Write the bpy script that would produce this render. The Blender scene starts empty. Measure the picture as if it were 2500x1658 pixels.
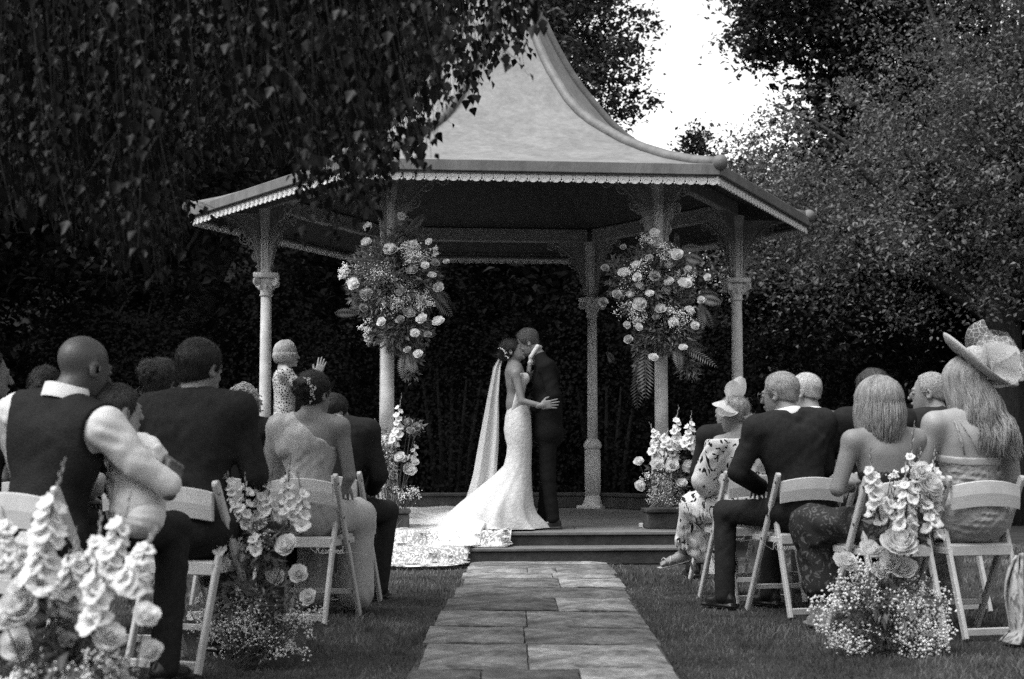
import bpy, math, random
import numpy as np
from math import sin, cos, pi, radians, sqrt, atan2
from mathutils import Vector, Matrix, Euler

random.seed(7)
RNG = np.random.default_rng(7)
SC = bpy.context.scene
COL = SC.collection

# ------------------------------------------------------------------ camera
F_PX = 3605.0            # focal length in pixels of the 2500 px wide photograph
PITCH = 0.0741
CAM_Z = 1.0
cam_data = bpy.data.cameras.new('camera')
cam = bpy.data.objects.new('camera', cam_data)
COL.objects.link(cam)
cam.location = (0, 0, CAM_Z)
cam.rotation_euler = (pi / 2 + PITCH, 0, 0)
cam_data.sensor_width = 36.0
cam_data.lens = 36.0 * F_PX / 2500.0
cam_data.clip_start = 0.1
cam_data.clip_end = 2000
cam_data.dof.use_dof = True
cam_data.dof.focus_distance = 11.5
cam_data.dof.aperture_fstop = 3.2
SC.camera = cam

# ------------------------------------------------------------------ sky and sun
SUN_EL, SUN_AZ = radians(58), radians(238)      # azimuth clockwise from +Y: behind the camera, to the left
world = bpy.data.worlds.new('World')
SC.world = world
world.use_nodes = True
wn = world.node_tree.nodes
wl = world.node_tree.links
bg = wn['Background']
skyt = wn.new('ShaderNodeTexSky')
skyt.sky_type = 'NISHITA'
skyt.sun_disc = False
skyt.sun_elevation = SUN_EL
skyt.sun_rotation = SUN_AZ
skyt.air_density = 1.0
skyt.dust_density = 1.0
bw = wn.new('ShaderNodeRGBToBW')                 # the photograph is black and white
wl.new(skyt.outputs[0], bw.inputs[0])
wl.new(bw.outputs[0], bg.inputs[0])
bg.inputs[1].default_value = 0.145

sun_d = bpy.data.lights.new('sun', 'SUN')
sun_d.energy = 1.45
sun_d.angle = radians(45)
sun_d.color = (1, 1, 1)
sun = bpy.data.objects.new('sun', sun_d)
COL.objects.link(sun)
sd = Vector((sin(SUN_AZ) * cos(SUN_EL), cos(SUN_AZ) * cos(SUN_EL), sin(SUN_EL)))
sun.rotation_euler = sd.to_track_quat('Z', 'Y').to_euler()

SC.view_settings.view_transform = 'Standard'
SC.view_settings.look = 'None'
SC.view_settings.exposure = 1.7
SC.view_settings.gamma = 1.0
SC.render.engine = 'CYCLES'
SC.cycles.use_denoising = False
SC.cycles.max_bounces = 6
SC.cycles.use_adaptive_sampling = False
SC.cycles.sample_clamp_indirect = 3.0
SC.cycles.transparent_max_bounces = 24
SC.cycles.caustics_reflective = False
SC.cycles.caustics_refractive = False

# ------------------------------------------------------------------ helpers
_M = {}
def M(name, v, rough=0.6, var=0.18, scale=6.0, bump=0.0, bscale=60.0, spec=0.35, trans=0.0,
      sheen=0.0, rand=0.0, stretch=None, metal=0.0, var2=0.0, scale2=1.5):
    """grey procedural material: two noises of colour, fine relief, a little per-object variation"""
    if name in _M:
        return _M[name]
    m = bpy.data.materials.new(name)
    m.use_nodes = True
    nt = m.node_tree
    n, l = nt.nodes, nt.links
    b = n['Principled BSDF']
    b.inputs['Roughness'].default_value = rough
    b.inputs['Specular IOR Level'].default_value = spec
    b.inputs['Metallic'].default_value = metal
    if sheen:
        b.inputs['Sheen Weight'].default_value = sheen
    tc = n.new('ShaderNodeTexCoord')
    mp = n.new('ShaderNodeMapping')
    l.new(tc.outputs['Object'], mp.inputs[0])
    if stretch:
        mp.inputs['Scale'].default_value = stretch
    n1 = n.new('ShaderNodeTexNoise'); n1.inputs['Scale'].default_value = scale
    n1.inputs['Detail'].default_value = 6; n1.inputs['Roughness'].default_value = 0.65
    l.new(mp.outputs[0], n1.inputs['Vector'])
    mr = n.new('ShaderNodeMapRange')
    mr.inputs['From Min'].default_value = 0.28; mr.inputs['From Max'].default_value = 0.72
    mr.inputs['To Min'].default_value = max(0.0, v * (1 - var)); mr.inputs['To Max'].default_value = min(1.0, v * (1 + var))
    l.new(n1.outputs[0], mr.inputs[0])
    out = mr.outputs[0]
    if var2:
        n3 = n.new('ShaderNodeTexNoise'); n3.inputs['Scale'].default_value = scale2; n3.inputs['Detail'].default_value = 8; n3.inputs['Roughness'].default_value = .7; n3.inputs['Distortion'].default_value = .6
        l.new(tc.outputs['Object'], n3.inputs['Vector'])
        m3 = n.new('ShaderNodeMapRange'); m3.inputs['From Min'].default_value = .38; m3.inputs['From Max'].default_value = .62
        m3.inputs['To Min'].default_value = 1 - var2; m3.inputs['To Max'].default_value = 1 + var2
        l.new(n3.outputs[0], m3.inputs[0])
        mu = n.new('ShaderNodeMath'); mu.operation = 'MULTIPLY'
        l.new(out, mu.inputs[0]); l.new(m3.outputs[0], mu.inputs[1]); out = mu.outputs[0]
    if rand:
        oi = n.new('ShaderNodeObjectInfo')
        m2 = n.new('ShaderNodeMapRange')
        m2.inputs['To Min'].default_value = 1 - rand; m2.inputs['To Max'].default_value = 1 + rand
        l.new(oi.outputs['Random'], m2.inputs[0])
        mu = n.new('ShaderNodeMath'); mu.operation = 'MULTIPLY'
        l.new(out, mu.inputs[0]); l.new(m2.outputs[0], mu.inputs[1])
        out = mu.outputs[0]
    l.new(out, b.inputs['Base Color'])
    if bump:
        n2 = n.new('ShaderNodeTexNoise'); n2.inputs['Scale'].default_value = bscale
        n2.inputs['Detail'].default_value = 4
        l.new(mp.outputs[0], n2.inputs['Vector'])
        bp = n.new('ShaderNodeBump'); bp.inputs['Strength'].default_value = min(1, bump)
        bp.inputs['Distance'].default_value = 0.01
        l.new(n2.outputs[0], bp.inputs['Height'])
        l.new(bp.outputs[0], b.inputs['Normal'])
    if trans:
        tr = n.new('ShaderNodeBsdfTranslucent')
        l.new(out, tr.inputs[0])
        mx = n.new('ShaderNodeMixShader'); mx.inputs[0].default_value = trans
        l.new(b.outputs[0], mx.inputs[1]); l.new(tr.outputs[0], mx.inputs[2])
        l.new(mx.outputs[0], n['Material Output'].inputs[0])
    _M[name] = m
    return m

def mesh_from(verts, faces, name='mesh', smooth=False):
    """verts (N,3); faces: (K,3|4) array, or a list of index lists"""
    me = bpy.data.meshes.new(name)
    v = np.ascontiguousarray(verts, dtype=np.float32)
    me.vertices.add(len(v)); me.vertices.foreach_set('co', v.ravel())
    if isinstance(faces, np.ndarray):
        k = faces.shape[1]
        cnt = np.full(len(faces), k, np.int32)
        flat = faces.astype(np.int32).ravel()
    else:
        cnt = np.array([len(f) for f in faces], np.int32)
        flat = np.concatenate([np.asarray(f, np.int32) for f in faces]) if len(faces) else np.zeros(0, np.int32)
    me.loops.add(len(flat)); me.loops.foreach_set('vertex_index', flat)
    st = np.zeros(len(cnt), np.int32); st[1:] = np.cumsum(cnt)[:-1]
    me.polygons.add(len(cnt)); me.polygons.foreach_set('loop_start', st)
    me.update(calc_edges=True)
    me.validate()
    me.polygons.foreach_set('use_smooth', np.full(len(me.polygons), bool(smooth)))
    return me

def put(name, me, mat=None, parent=None, loc=(0, 0, 0), rot=(0, 0, 0), scale=(1, 1, 1)):
    o = bpy.data.objects.new(name, me)
    COL.objects.link(o)
    if mat and me is not None and not me.materials:
        me.materials.append(mat)
    o.parent = parent
    o.location = loc; o.rotation_euler = rot; o.scale = scale
    return o

def tag(o, label=None, cat=None, group=None, kind=None):
    if label: o['label'] = label
    if cat: o['category'] = cat
    if group: o['group'] = group
    if kind: o['kind'] = kind
    return o

def root(name, label, cat, loc=(0, 0, 0), rz=0.0, group=None, scale=1.0):
    o = bpy.data.objects.new(name, None)
    COL.objects.link(o)
    o.empty_display_size = 0.1
    o.location = loc; o.rotation_euler = (0, 0, rz); o.scale = (scale,) * 3
    return tag(o, label, cat, group)

class MB:
    """collects shapes into one mesh"""
    def __init__(s): s.v = []; s.f = []; s.n = 0
    def add(s, v, f):
        v = np.asarray(v, float)
        s.v.append(v); s.f += [[i + s.n for i in q] for q in f]; s.n += len(v); return s
    def box(s, c, h, R=None, taper=1.0):
        q = np.array([[x, y, z] for z in (-1, 1) for y in (-1, 1) for x in (-1, 1)], float)
        q[4:, :2] *= taper
        q = q * np.asarray(h, float)
        if R is not None: q = q @ np.asarray(R, float).T
        q = q + np.asarray(c, float)
        return s.add(q, [[0, 2, 3, 1], [4, 5, 7, 6], [0, 1, 5, 4], [2, 6, 7, 3], [0, 4, 6, 2], [1, 3, 7, 5]])
    def bevbox(s, c, h, b, R=None):
        """box with chamfered edges"""
        hx, hy, hz = h
        pts = []; 
        for z in (-1, 1):
            for (k, dx, dy) in ((0, b, b), (1, 0, 0)):
                pass
        def ring(x, y, z, bb):
            return [[x - bb, y, z], [-(x - bb), y, z], [-x, y - bb, z], [-x, -(y - bb), z], [-(x - bb), -y, z], [x - bb, -y, z], [x, -(y - bb), z], [x, y - bb, z]]
        r = [ring(hx - b, hy - b, -hz, b * .4), ring(hx, hy, -hz + b, b), ring(hx, hy, hz - b, b), ring(hx - b, hy - b, hz, b * .4)]
        q = np.array([p for rr in r for p in rr], float)
        if R is not None: q = q @ np.asarray(R, float).T
        q = q + np.asarray(c, float)
        f = []
        for k in range(3):
            for i in range(8):
                j = (i + 1) % 8
                f.append([k * 8 + i, k * 8 + j, k * 8 + 8 + j, k * 8 + 8 + i])
        f.append(list(range(7, -1, -1))); f.append([24 + i for i in range(8)])
        return s.add(q, f)
    def tube(s, path, rad, n=8, cap=True, flat=None):
        path = np.asarray(path, float); m = len(path)
        rad = np.broadcast_to(np.asarray(rad, float), (m,))
        T = np.gradient(path, axis=0); T /= np.linalg.norm(T, axis=1)[:, None] + 1e-12
        up = np.array([0, 0, 1.0]) if abs(T[0, 2]) < .9 else np.array([0, 1.0, 0])
        A = np.cross(T[0], up); A /= np.linalg.norm(A)
        V = []
        for i in range(m):
            A = A - T[i] * (A @ T[i]); A /= np.linalg.norm(A) + 1e-12
            B = np.cross(T[i], A)
            t = np.arange(n) * 2 * pi / n
            k = 1.0 if flat is None else flat
            V.append(path[i] + rad[i] * (np.cos(t)[:, None] * A + k * np.sin(t)[:, None] * B))
        f = []
        for i in range(m - 1):
            for j in range(n):
                k = (j + 1) % n
                f.append([i * n + j, i * n + k, (i + 1) * n + k, (i + 1) * n + j])
        if cap: f.append(list(range(n - 1, -1, -1))); f.append([(m - 1) * n + j for j in range(n)])
        return s.add(np.concatenate(V), f)
    def lathe(s, prof, n=16, c=(0, 0, 0), R=None, ph=0.0):
        """prof: (r, z) pairs, bottom to top"""
        t = np.arange(n) * 2 * pi / n + ph
        V = np.concatenate([np.stack([r * np.cos(t), r * np.sin(t), np.full(n, z)], 1) for r, z in prof])
        if R is not None: V = V @ np.asarray(R, float).T
        V = V + np.asarray(c, float)
        f = []
        for i in range(len(prof) - 1):
            for j in range(n):
                k = (j + 1) % n
                f.append([i * n + j, i * n + k, (i + 1) * n + k, (i + 1) * n + j])
        f.append(list(range(n - 1, -1, -1))); f.append([(len(prof) - 1) * n + j for j in range(n)])
        return s.add(V, f)
    def torus(s, c, R, r, ax=(0, 0, 1), n=16, m=6):
        q = Vector(ax).normalized().to_track_quat('Z', 'Y').to_matrix()
        p = [[R * cos(2 * pi * i / n), R * sin(2 * pi * i / n), 0] for i in range(n)]
        V = []
        for i in range(n):
            a = 2 * pi * i / n
            for j in range(m):
                b = 2 * pi * j / m
                V.append([(R + r * cos(b)) * cos(a), (R + r * cos(b)) * sin(a), r * sin(b)])
        V = np.array(V) @ np.array(q).T + np.asarray(c, float)
        f = [[i * m + j, ((i + 1) % n) * m + j, ((i + 1) % n) * m + (j + 1) % m, i * m + (j + 1) % m] for i in range(n) for j in range(m)]
        return s.add(V, f)
    def prism(s, poly, z0, z1):
        """poly: xy list counter-clockwise"""
        k = len(poly)
        V = [[x, y, z0] for x, y in poly] + [[x, y, z1] for x, y in poly]
        f = [list(range(k - 1, -1, -1)), list(range(k, 2 * k))] + [[i, (i + 1) % k, (i + 1) % k + k, i + k] for i in range(k)]
        return s.add(V, f)
    def ball(s, c, r, n=8, m=6, R=None):
        rr = np.broadcast_to(np.asarray(r, float), (3,))
        V = [[0, 0, -1.]]
        for i in range(1, m):
            a = -pi / 2 + pi * i / m
            V += [[cos(a) * cos(2 * pi * j / n), cos(a) * sin(2 * pi * j / n), sin(a)] for j in range(n)]
        V.append([0, 0, 1.])
        V = np.array(V) * rr
        if R is not None: V = V @ np.asarray(R, float).T
        V = V + np.asarray(c, float)
        f = [[0, 1 + (j + 1) % n, 1 + j] for j in range(n)]
        for i in range(m - 2):
            for j in range(n):
                f.append([1 + i * n + j, 1 + i * n + (j + 1) % n, 1 + (i + 1) * n + (j + 1) % n, 1 + (i + 1) * n + j])
        e = len(V) - 1; b0 = 1 + (m - 2) * n
        f += [[b0 + j, b0 + (j + 1) % n, e] for j in range(n)]
        return s.add(V, f)
    def mesh(s, name='mesh', smooth=False):
        return mesh_from(np.concatenate(s.v), s.f, name, smooth)
    def put(s, name, mat, parent=None, smooth=False, **k):
        return put(name, s.mesh(name, smooth), mat, parent, **k)

def rotz(a):
    c, s_ = cos(a), sin(a)
    return np.array([[c, -s_, 0], [s_, c, 0], [0, 0, 1.]])
def roty(a):
    c, s_ = cos(a), sin(a)
    return np.array([[c, 0, s_], [0, 1, 0], [-s_, 0, c]])
def rotx(a):
    c, s_ = cos(a), sin(a)
    return np.array([[1, 0, 0], [0, c, -s_], [0, s_, c]])

def at(px, py, Y):
    """world point at depth Y seen at photograph pixel (px, py)"""
    u = (px - 1250) / F_PX; v = (829 - py) / F_PX
    d = np.array([u, cos(PITCH) - v * sin(PITCH), sin(PITCH) + v * cos(PITCH)])
    return np.array([0, 0, CAM_Z]) + d * (Y / d[1])
def ground(px, py, z=0.0):
    u = (px - 1250) / F_PX; v = (829 - py) / F_PX
    d = np.array([u, cos(PITCH) - v * sin(PITCH), sin(PITCH) + v * cos(PITCH)])
    return np.array([0, 0, CAM_Z]) + d * ((z - CAM_Z) / d[2])

def leaf_mesh(P, N, T, size, wid=0.55, fold=0.18, name='leaves'):
    """many small folded leaves: P centres, N normals, T tip directions, size lengths -> 2 tris each (kite)"""
    B = np.cross(N, T); B /= np.linalg.norm(B, axis=1)[:, None] + 1e-9
    s = np.asarray(size)[:, None]
    a = P - T * s * .5
    b = P + T * s * .5
    c = P + B * s * wid * .5 + N * s * fold - T * s * .08
    d = P - B * s * wid * .5 + N * s * fold - T * s * .08
    V = np.stack([a, c, b, d], 1).reshape(-1, 3)
    i = np.arange(len(P)) * 4
    F = np.concatenate([np.stack([i, i + 1, i + 2], 1), np.stack([i, i + 2, i + 3], 1)])
    return mesh_from(V, F, name)

def rand_dirs(n, rng=RNG):
    d = rng.normal(size=(n, 3)); return d / np.linalg.norm(d, axis=1)[:, None]

# ------------------------------------------------------------------ SDF modelling (organic shapes)
THIN = []          # organic meshes to thin out at the end: (object, share of faces kept)
class SDF:
    def __init__(s): s.ops = []
    def _op(s, kind, lo, hi, fn, k, mode):
        s.ops.append((kind, np.asarray(lo, float), np.asarray(hi, float), fn, k, mode)); return s
    def cone(s, a, b, ra, rb, k=.02, mode='u', sc=None, R=None):
        a = np.asarray(a, float); b = np.asarray(b, float)
        r = max(ra, rb)
        lo = np.minimum(a, b) - r; hi = np.maximum(a, b) + r
        ba = b - a; L2 = ba @ ba + 1e-12
        def fn(x, y, z):
            px, py, pz = x - a[0], y - a[1], z - a[2]
            h = np.clip((px * ba[0] + py * ba[1] + pz * ba[2]) / L2, 0, 1)
            return np.sqrt((px - ba[0] * h) ** 2 + (py - ba[1] * h) ** 2 + (pz - ba[2] * h) ** 2) - (ra + (rb - ra) * h)
        return s._op('p', lo, hi, fn, k, mode)
    def chain(s, pts, rad, k=.015, mode='u'):
        for i in range(len(pts) - 1): s.cone(pts[i], pts[i + 1], rad[i], rad[i + 1], k, mode)
        return s
    def ell(s, c, r, R=None, k=.02, mode='u'):
        c = np.asarray(c, float); r = np.broadcast_to(np.asarray(r, float), (3,)).copy()
        R = np.eye(3) if R is None else np.asarray(R, float)
        ext = np.sqrt(((R * r) ** 2).sum(1))
        def fn(x, y, z):
            dx, dy, dz = x - c[0], y - c[1], z - c[2]
            q = [R[0, i] * dx + R[1, i] * dy + R[2, i] * dz for i in range(3)]
            k0 = np.sqrt((q[0] / r[0]) ** 2 + (q[1] / r[1]) ** 2 + (q[2] / r[2]) ** 2)
            k1 = np.sqrt((q[0] / r[0] ** 2) ** 2 + (q[1] / r[1] ** 2) ** 2 + (q[2] / r[2] ** 2) ** 2)
            return k0 * (k0 - 1) / (k1 + 1e-9)
        return s._op('p', c - ext, c + ext, fn, k, mode)
    def box(s, c, h, R=None, rnd=.01, k=.01, mode='u'):
        c = np.asarray(c, float); h = np.asarray(h, float)
        R = np.eye(3) if R is None else np.asarray(R, float)
        ext = np.abs(R * h).sum(1)
        def fn(x, y, z):
            dx, dy, dz = x - c[0], y - c[1], z - c[2]
            q = [np.abs(R[0, i] * dx + R[1, i] * dy + R[2, i] * dz) - h[i] + rnd for i in range(3)]
            o = np.sqrt(sum(np.maximum(t, 0) ** 2 for t in q))
            return o + np.minimum(np.maximum(np.maximum(q[0], q[1]), q[2]), 0) - rnd
        return s._op('p', c - ext, c + ext, fn, k, mode)
    def plane(s, p, n, k=.004):
        """keep the side the normal points away from"""
        p = np.asarray(p, float); n = np.asarray(n, float); n = n / np.linalg.norm(n)
        return s._op('g', p, p, lambda x, y, z: (x - p[0]) * n[0] + (y - p[1]) * n[1] + (z - p[2]) * n[2], k, 'i')
    def warp(s, fn):
        """adds fn(x, y, z) to the field"""
        return s._op('w', (0, 0, 0), (0, 0, 0), fn, 0, 'w')
    def folds(s, amp=.004, f=22, dirs=((.3, .2, 1), (1, .4, -.5), (-.6, .5, .7)), seed=0):
        def fn(x, y, z):
            o = 0
            for i, d in enumerate(dirs):
                d = np.asarray(d, float) / np.linalg.norm(d)
                u = x * d[0] + y * d[1] + z * d[2]
                w = sin(1.3 * i + seed) * x + cos(2.1 * i + seed) * y + sin(.7 * i + 2 * seed) * z
                o = o + np.sin(u * 2.9 * f * (1 + .37 * i) + 2.2 * np.sin(w * f * .9 + i + seed) + i * 1.7 + seed)
            env = .45 + .55 * np.sin(x * 13 + 2 * np.sin(z * 9 + seed) + seed) * np.sin(z * 15 + y * 11 + seed)
            return amp / len(dirs) * o * env
        return s.warp(fn)
    def solve(s, h=.01):
        pr = [o for o in s.ops if o[0] == 'p' and o[5] == 'u']
        pad = 3 * h + .012
        lo = np.min([o[1] for o in pr], 0) - pad; hi = np.max([o[2] for o in pr], 0) + pad
        n = np.ceil((hi - lo) / h).astype(int) + 1
        ax = [(lo[i] + h * np.arange(n[i])).astype(np.float32) for i in range(3)]
        D = np.full(n, 9.0, np.float32)
        for kind, a, b, fn, k, mode in s.ops:
            if kind == 'p':
                m = 2.5 * h + k + .006
                i0 = np.clip(np.floor((a - m - lo) / h).astype(int), 0, n); i1 = np.clip(np.ceil((b + m - lo) / h).astype(int) + 1, 0, n)
                if np.any(i1 <= i0): continue
                sl = tuple(slice(p, q) for p, q in zip(i0, i1))
            else:
                sl = (slice(None),) * 3
            X = ax[0][sl[0]][:, None, None]; Y = ax[1][sl[1]][None, :, None]; Z = ax[2][sl[2]][None, None, :]
            d = fn(X, Y, Z)
            g = D[sl]
            if mode == 'u':
                if k > 0:
                    t = np.maximum(k - np.abs(g - d), 0) / k
                    D[sl] = np.minimum(g, d) - t * t * k * .25
                else: D[sl] = np.minimum(g, d)
            elif mode in ('i', 's'):
                d = d if mode == 'i' else -d
                if k > 0:
                    t = np.maximum(k - np.abs(g - d), 0) / k
                    D[sl] = np.maximum(g, d) + t * t * k * .25
                else: D[sl] = np.maximum(g, d)
            else:
                D[sl] = np.where(np.abs(g) < .08, g + d, g)
        return surface_nets(D, lo, h)
    def put(s, name, mat, parent=None, h=.01, extra=None, **k):
        v, f = s.solve(h)
        if extra is not None:
            v2, f2 = extra.solve(.0045)
            f = np.concatenate([f, f2 + len(v)]); v = np.concatenate([v, v2])
        o = put(name, mesh_from(v, f, name, True), mat, parent, **k)
        THIN.append((o, .30 if name == 'body' else .36))
        return o

def surface_nets(D, lo, h):
    D[0] = np.maximum(D[0], h); D[-1] = np.maximum(D[-1], h); D[:, 0] = np.maximum(D[:, 0], h); D[:, -1] = np.maximum(D[:, -1], h)
    D[:, :, 0] = np.maximum(D[:, :, 0], h); D[:, :, -1] = np.maximum(D[:, :, -1], h)
    S = D < 0
    nx, ny, nz = D.shape
    c = np.zeros((nx - 1, ny - 1, nz - 1), np.uint8)
    for i in (0, 1):
        for j in (0, 1):
            for k in (0, 1):
                c += S[i:nx - 1 + i, j:ny - 1 + j, k:nz - 1 + k]
    I = np.argwhere((c > 0) & (c < 8))
    idx = np.full(c.shape, -1, np.int32)
    idx[I[:, 0], I[:, 1], I[:, 2]] = np.arange(len(I))
    off = np.array([[i, j, k] for i in (0, 1) for j in (0, 1) for k in (0, 1)])
    val = np.stack([D[I[:, 0] + o[0], I[:, 1] + o[1], I[:, 2] + o[2]] for o in off], 1)
    P = np.zeros((len(I), 3)); W = np.zeros(len(I))
    for a in range(8):
        for b in range(a + 1, 8):
            if np.abs(off[a] - off[b]).sum() != 1: continue
            va, vb = val[:, a], val[:, b]
            m = (va < 0) != (vb < 0)
            t = np.where(m, va / np.where(m, va - vb, 1), 0)
            P += np.where(m[:, None], off[a] + t[:, None] * (off[b] - off[a]), 0); W += m
    P = (P / W[:, None] + I) * h + lo
    F = []
    for ax in range(3):
        A = np.moveaxis(S, ax, 0)
        e = A[:-1] != A[1:]
        E = np.argwhere(e)
        if not len(E): continue
        ok = (E[:, 1] > 0) & (E[:, 2] > 0) & (E[:, 1] < A.shape[1] - 1) & (E[:, 2] < A.shape[2] - 1)
        E = E[ok]
        ins = A[E[:, 0], E[:, 1], E[:, 2]]
        J = np.moveaxis(idx, ax, 0)
        q = [J[E[:, 0], E[:, 1] - a, E[:, 2] - b] for a, b in ((0, 0), (1, 0), (1, 1), (0, 1))]
        Q = np.stack(q, 1)
        flip = ins if ax != 1 else ~ins
        Q[~flip] = Q[~flip][:, ::-1]
        F.append(Q)
    F = np.concatenate(F)[:, ::-1]
    F = F[(F >= 0).all(1)]
    return P, F[:, ::-1]
# ------------------------------------------------------------------ ground
lawn_m = M('lawn_soil', 0.045, rough=.9, var=.45, scale=3.0, bump=.8, bscale=120, spec=.1)
def flat_sheet(x0, x1, y0, y1, nx, ny, amp):
    xs = np.linspace(x0, x1, nx); ys = np.linspace(y0, y1, ny)
    X, Y = np.meshgrid(xs, ys, indexing='ij')
    Z = -amp * .5 + amp * .25 * (np.sin(X * 1.7 + Y * .6) + np.sin(Y * 1.1 - X * .8 + 1))
    V = np.stack([X, Y, Z], 2).reshape(-1, 3)
    i = np.arange(nx * ny).reshape(nx, ny)
    F = np.stack([i[:-1, :-1], i[1:, :-1], i[1:, 1:], i[:-1, 1:]], -1).reshape(-1, 4)
    return V, F
v, f = flat_sheet(-400, 400, -100, 700, 9, 9, 0.0)
v[:, 2] = -0.012
tag(put('ground', mesh_from(v, f, 'ground'), lawn_m), 'dark mown lawn reaching to the woodland edge', kind='structure')

def path_cx(y): return .015 + .0183 * y
slab_m = M('flagstone', 0.165, rough=.75, var=.45, scale=22, bump=.9, bscale=70, spec=.3, rand=.6, var2=.55, scale2=3.8)
bed_m = M('path_bed', 0.075, rough=.9, var=.4, scale=12, bump=.7, bscale=90)
mb = MB()
for y0, y1 in ((.6, 13.0),):
    mb.add([[path_cx(y0) - .6, y0, -.004], [path_cx(y0) + .6, y0, -.004], [path_cx(y1) + .6, y1, -.004], [path_cx(y1) - .6, y1, -.004]], [[0, 1, 2, 3]])
path = tag(mb.put('path', bed_m), 'pale flagstone path leading up to the bandstand steps', kind='structure')
joints = [13.0, 12.78, 12.45, 11.85, 11.35, 10.6, 9.88, 9.08, 8.29, 7.59, 6.73, 5.9, 5.1, 4.2, 3.3, 2.4, 1.5, .7]
rs = random.Random(21)
for k in range(len(joints) - 1):
    y1, y0 = joints[k], joints[k + 1]
    n = 1 if k == 0 else rs.choice((2, 3, 2, 3, 1, 2))
    cuts = [0] + sorted((j + 1) / n + rs.uniform(-.12, .12) for j in range(n - 1)) + [1]
    for j in range(n):
        c = path_cx((y0 + y1) / 2); W = 1.17
        xa = c - W / 2 + W * cuts[j] + (.004 if j else rs.uniform(-.03, .02)); xb = c - W / 2 + W * cuts[j + 1] - (.004 if j < n - 1 else rs.uniform(-.02, .03))
        hx, hy = (xb - xa) / 2, (y1 - y0) / 2 - .006
        # uneven flag: a small grid with a lifted, wavy top and broken rim
        nx, ny = 9, 7
        V = []; g = []
        ph = rs.uniform(0, 9)
        for a in range(nx):
            for b in range(ny):
                u, w = a / (nx - 1) * 2 - 1, b / (ny - 1) * 2 - 1
                edge = max(abs(u), abs(w))
                jx = .0025 * sin(7 * w + ph) if abs(u) == 1 else 0; jy = .007 * sin(6 * u + ph * 2) if abs(w) == 1 else 0
                V.append([u * hx + jx, w * hy + jy, .026 + .004 * sin(3 * u + ph) * cos(2.3 * w + ph) - (.010 if edge > .99 else 0)])
        top = len(V)
        F = [[a * ny + b, (a + 1) * ny + b, (a + 1) * ny + b + 1, a * ny + b + 1] for a in range(nx - 1) for b in range(ny - 1)]
        rim = [a * ny for a in range(nx)] + [(nx - 1) * ny + b for b in range(1, ny)] + [a * ny + ny - 1 for a in range(nx - 2, -1, -1)] + [b for b in range(ny - 2, 0, -1)]
        for i in rim: V.append([V[i][0], V[i][1], -.004])
        R_ = len(rim)
        for i in range(R_):
            q = (i + 1) % R_
            F.append([rim[i], top + i, top + q, rim[q]])
        put('slab', mesh_from(np.array(V), F, 'slab'), slab_m, path, loc=((xa + xb) / 2, (y0 + y1) / 2, rs.uniform(-.004, .006)),
            rot=(rs.uniform(-.006, .006), rs.uniform(-.006, .006), 0))

# ------------------------------------------------------------------ bandstand
GX, GY, GTH = -0.079, 16.277, radians(5.25)
FLOOR = 0.26
iron_m = M('painted_iron', 0.66, rough=.6, var=.22, scale=9, bump=.25, bscale=80, spec=.3)
brk_m = M('shaded_iron', 0.30, rough=.7, var=.35, scale=14, bump=.3)  # darker copy of the iron: shade under the roof is put into its colour
roof_m = M('roof_sheet', 0.18, rough=.6, var2=.16, scale2=2.6, var=.2, scale=16, bump=.25, bscale=25, spec=.3)
lead_m = M('lead_roll', 0.13, rough=.6, var=.35, scale=7, bump=.4, bscale=50)
fascia_m = M('painted_fascia', 0.15, rough=.65, var=.3, scale=6, bump=.3, bscale=60, stretch=(1, 1, .4))
scal_m = M('painted_valance', 0.72, rough=.6, var=.1, scale=30)
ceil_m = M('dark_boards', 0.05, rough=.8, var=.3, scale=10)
floor_m = M('stone_floor', 0.17, rough=.8, var=.4, scale=4, bump=.4, bscale=50, stretch=(.6, 2, 1))
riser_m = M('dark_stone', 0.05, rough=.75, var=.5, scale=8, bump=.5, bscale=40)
tread_m = M('tread_stone', 0.15, rough=.75, var=.45, scale=5, bump=.5, bscale=45, stretch=(.5, 2, 1))

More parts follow.
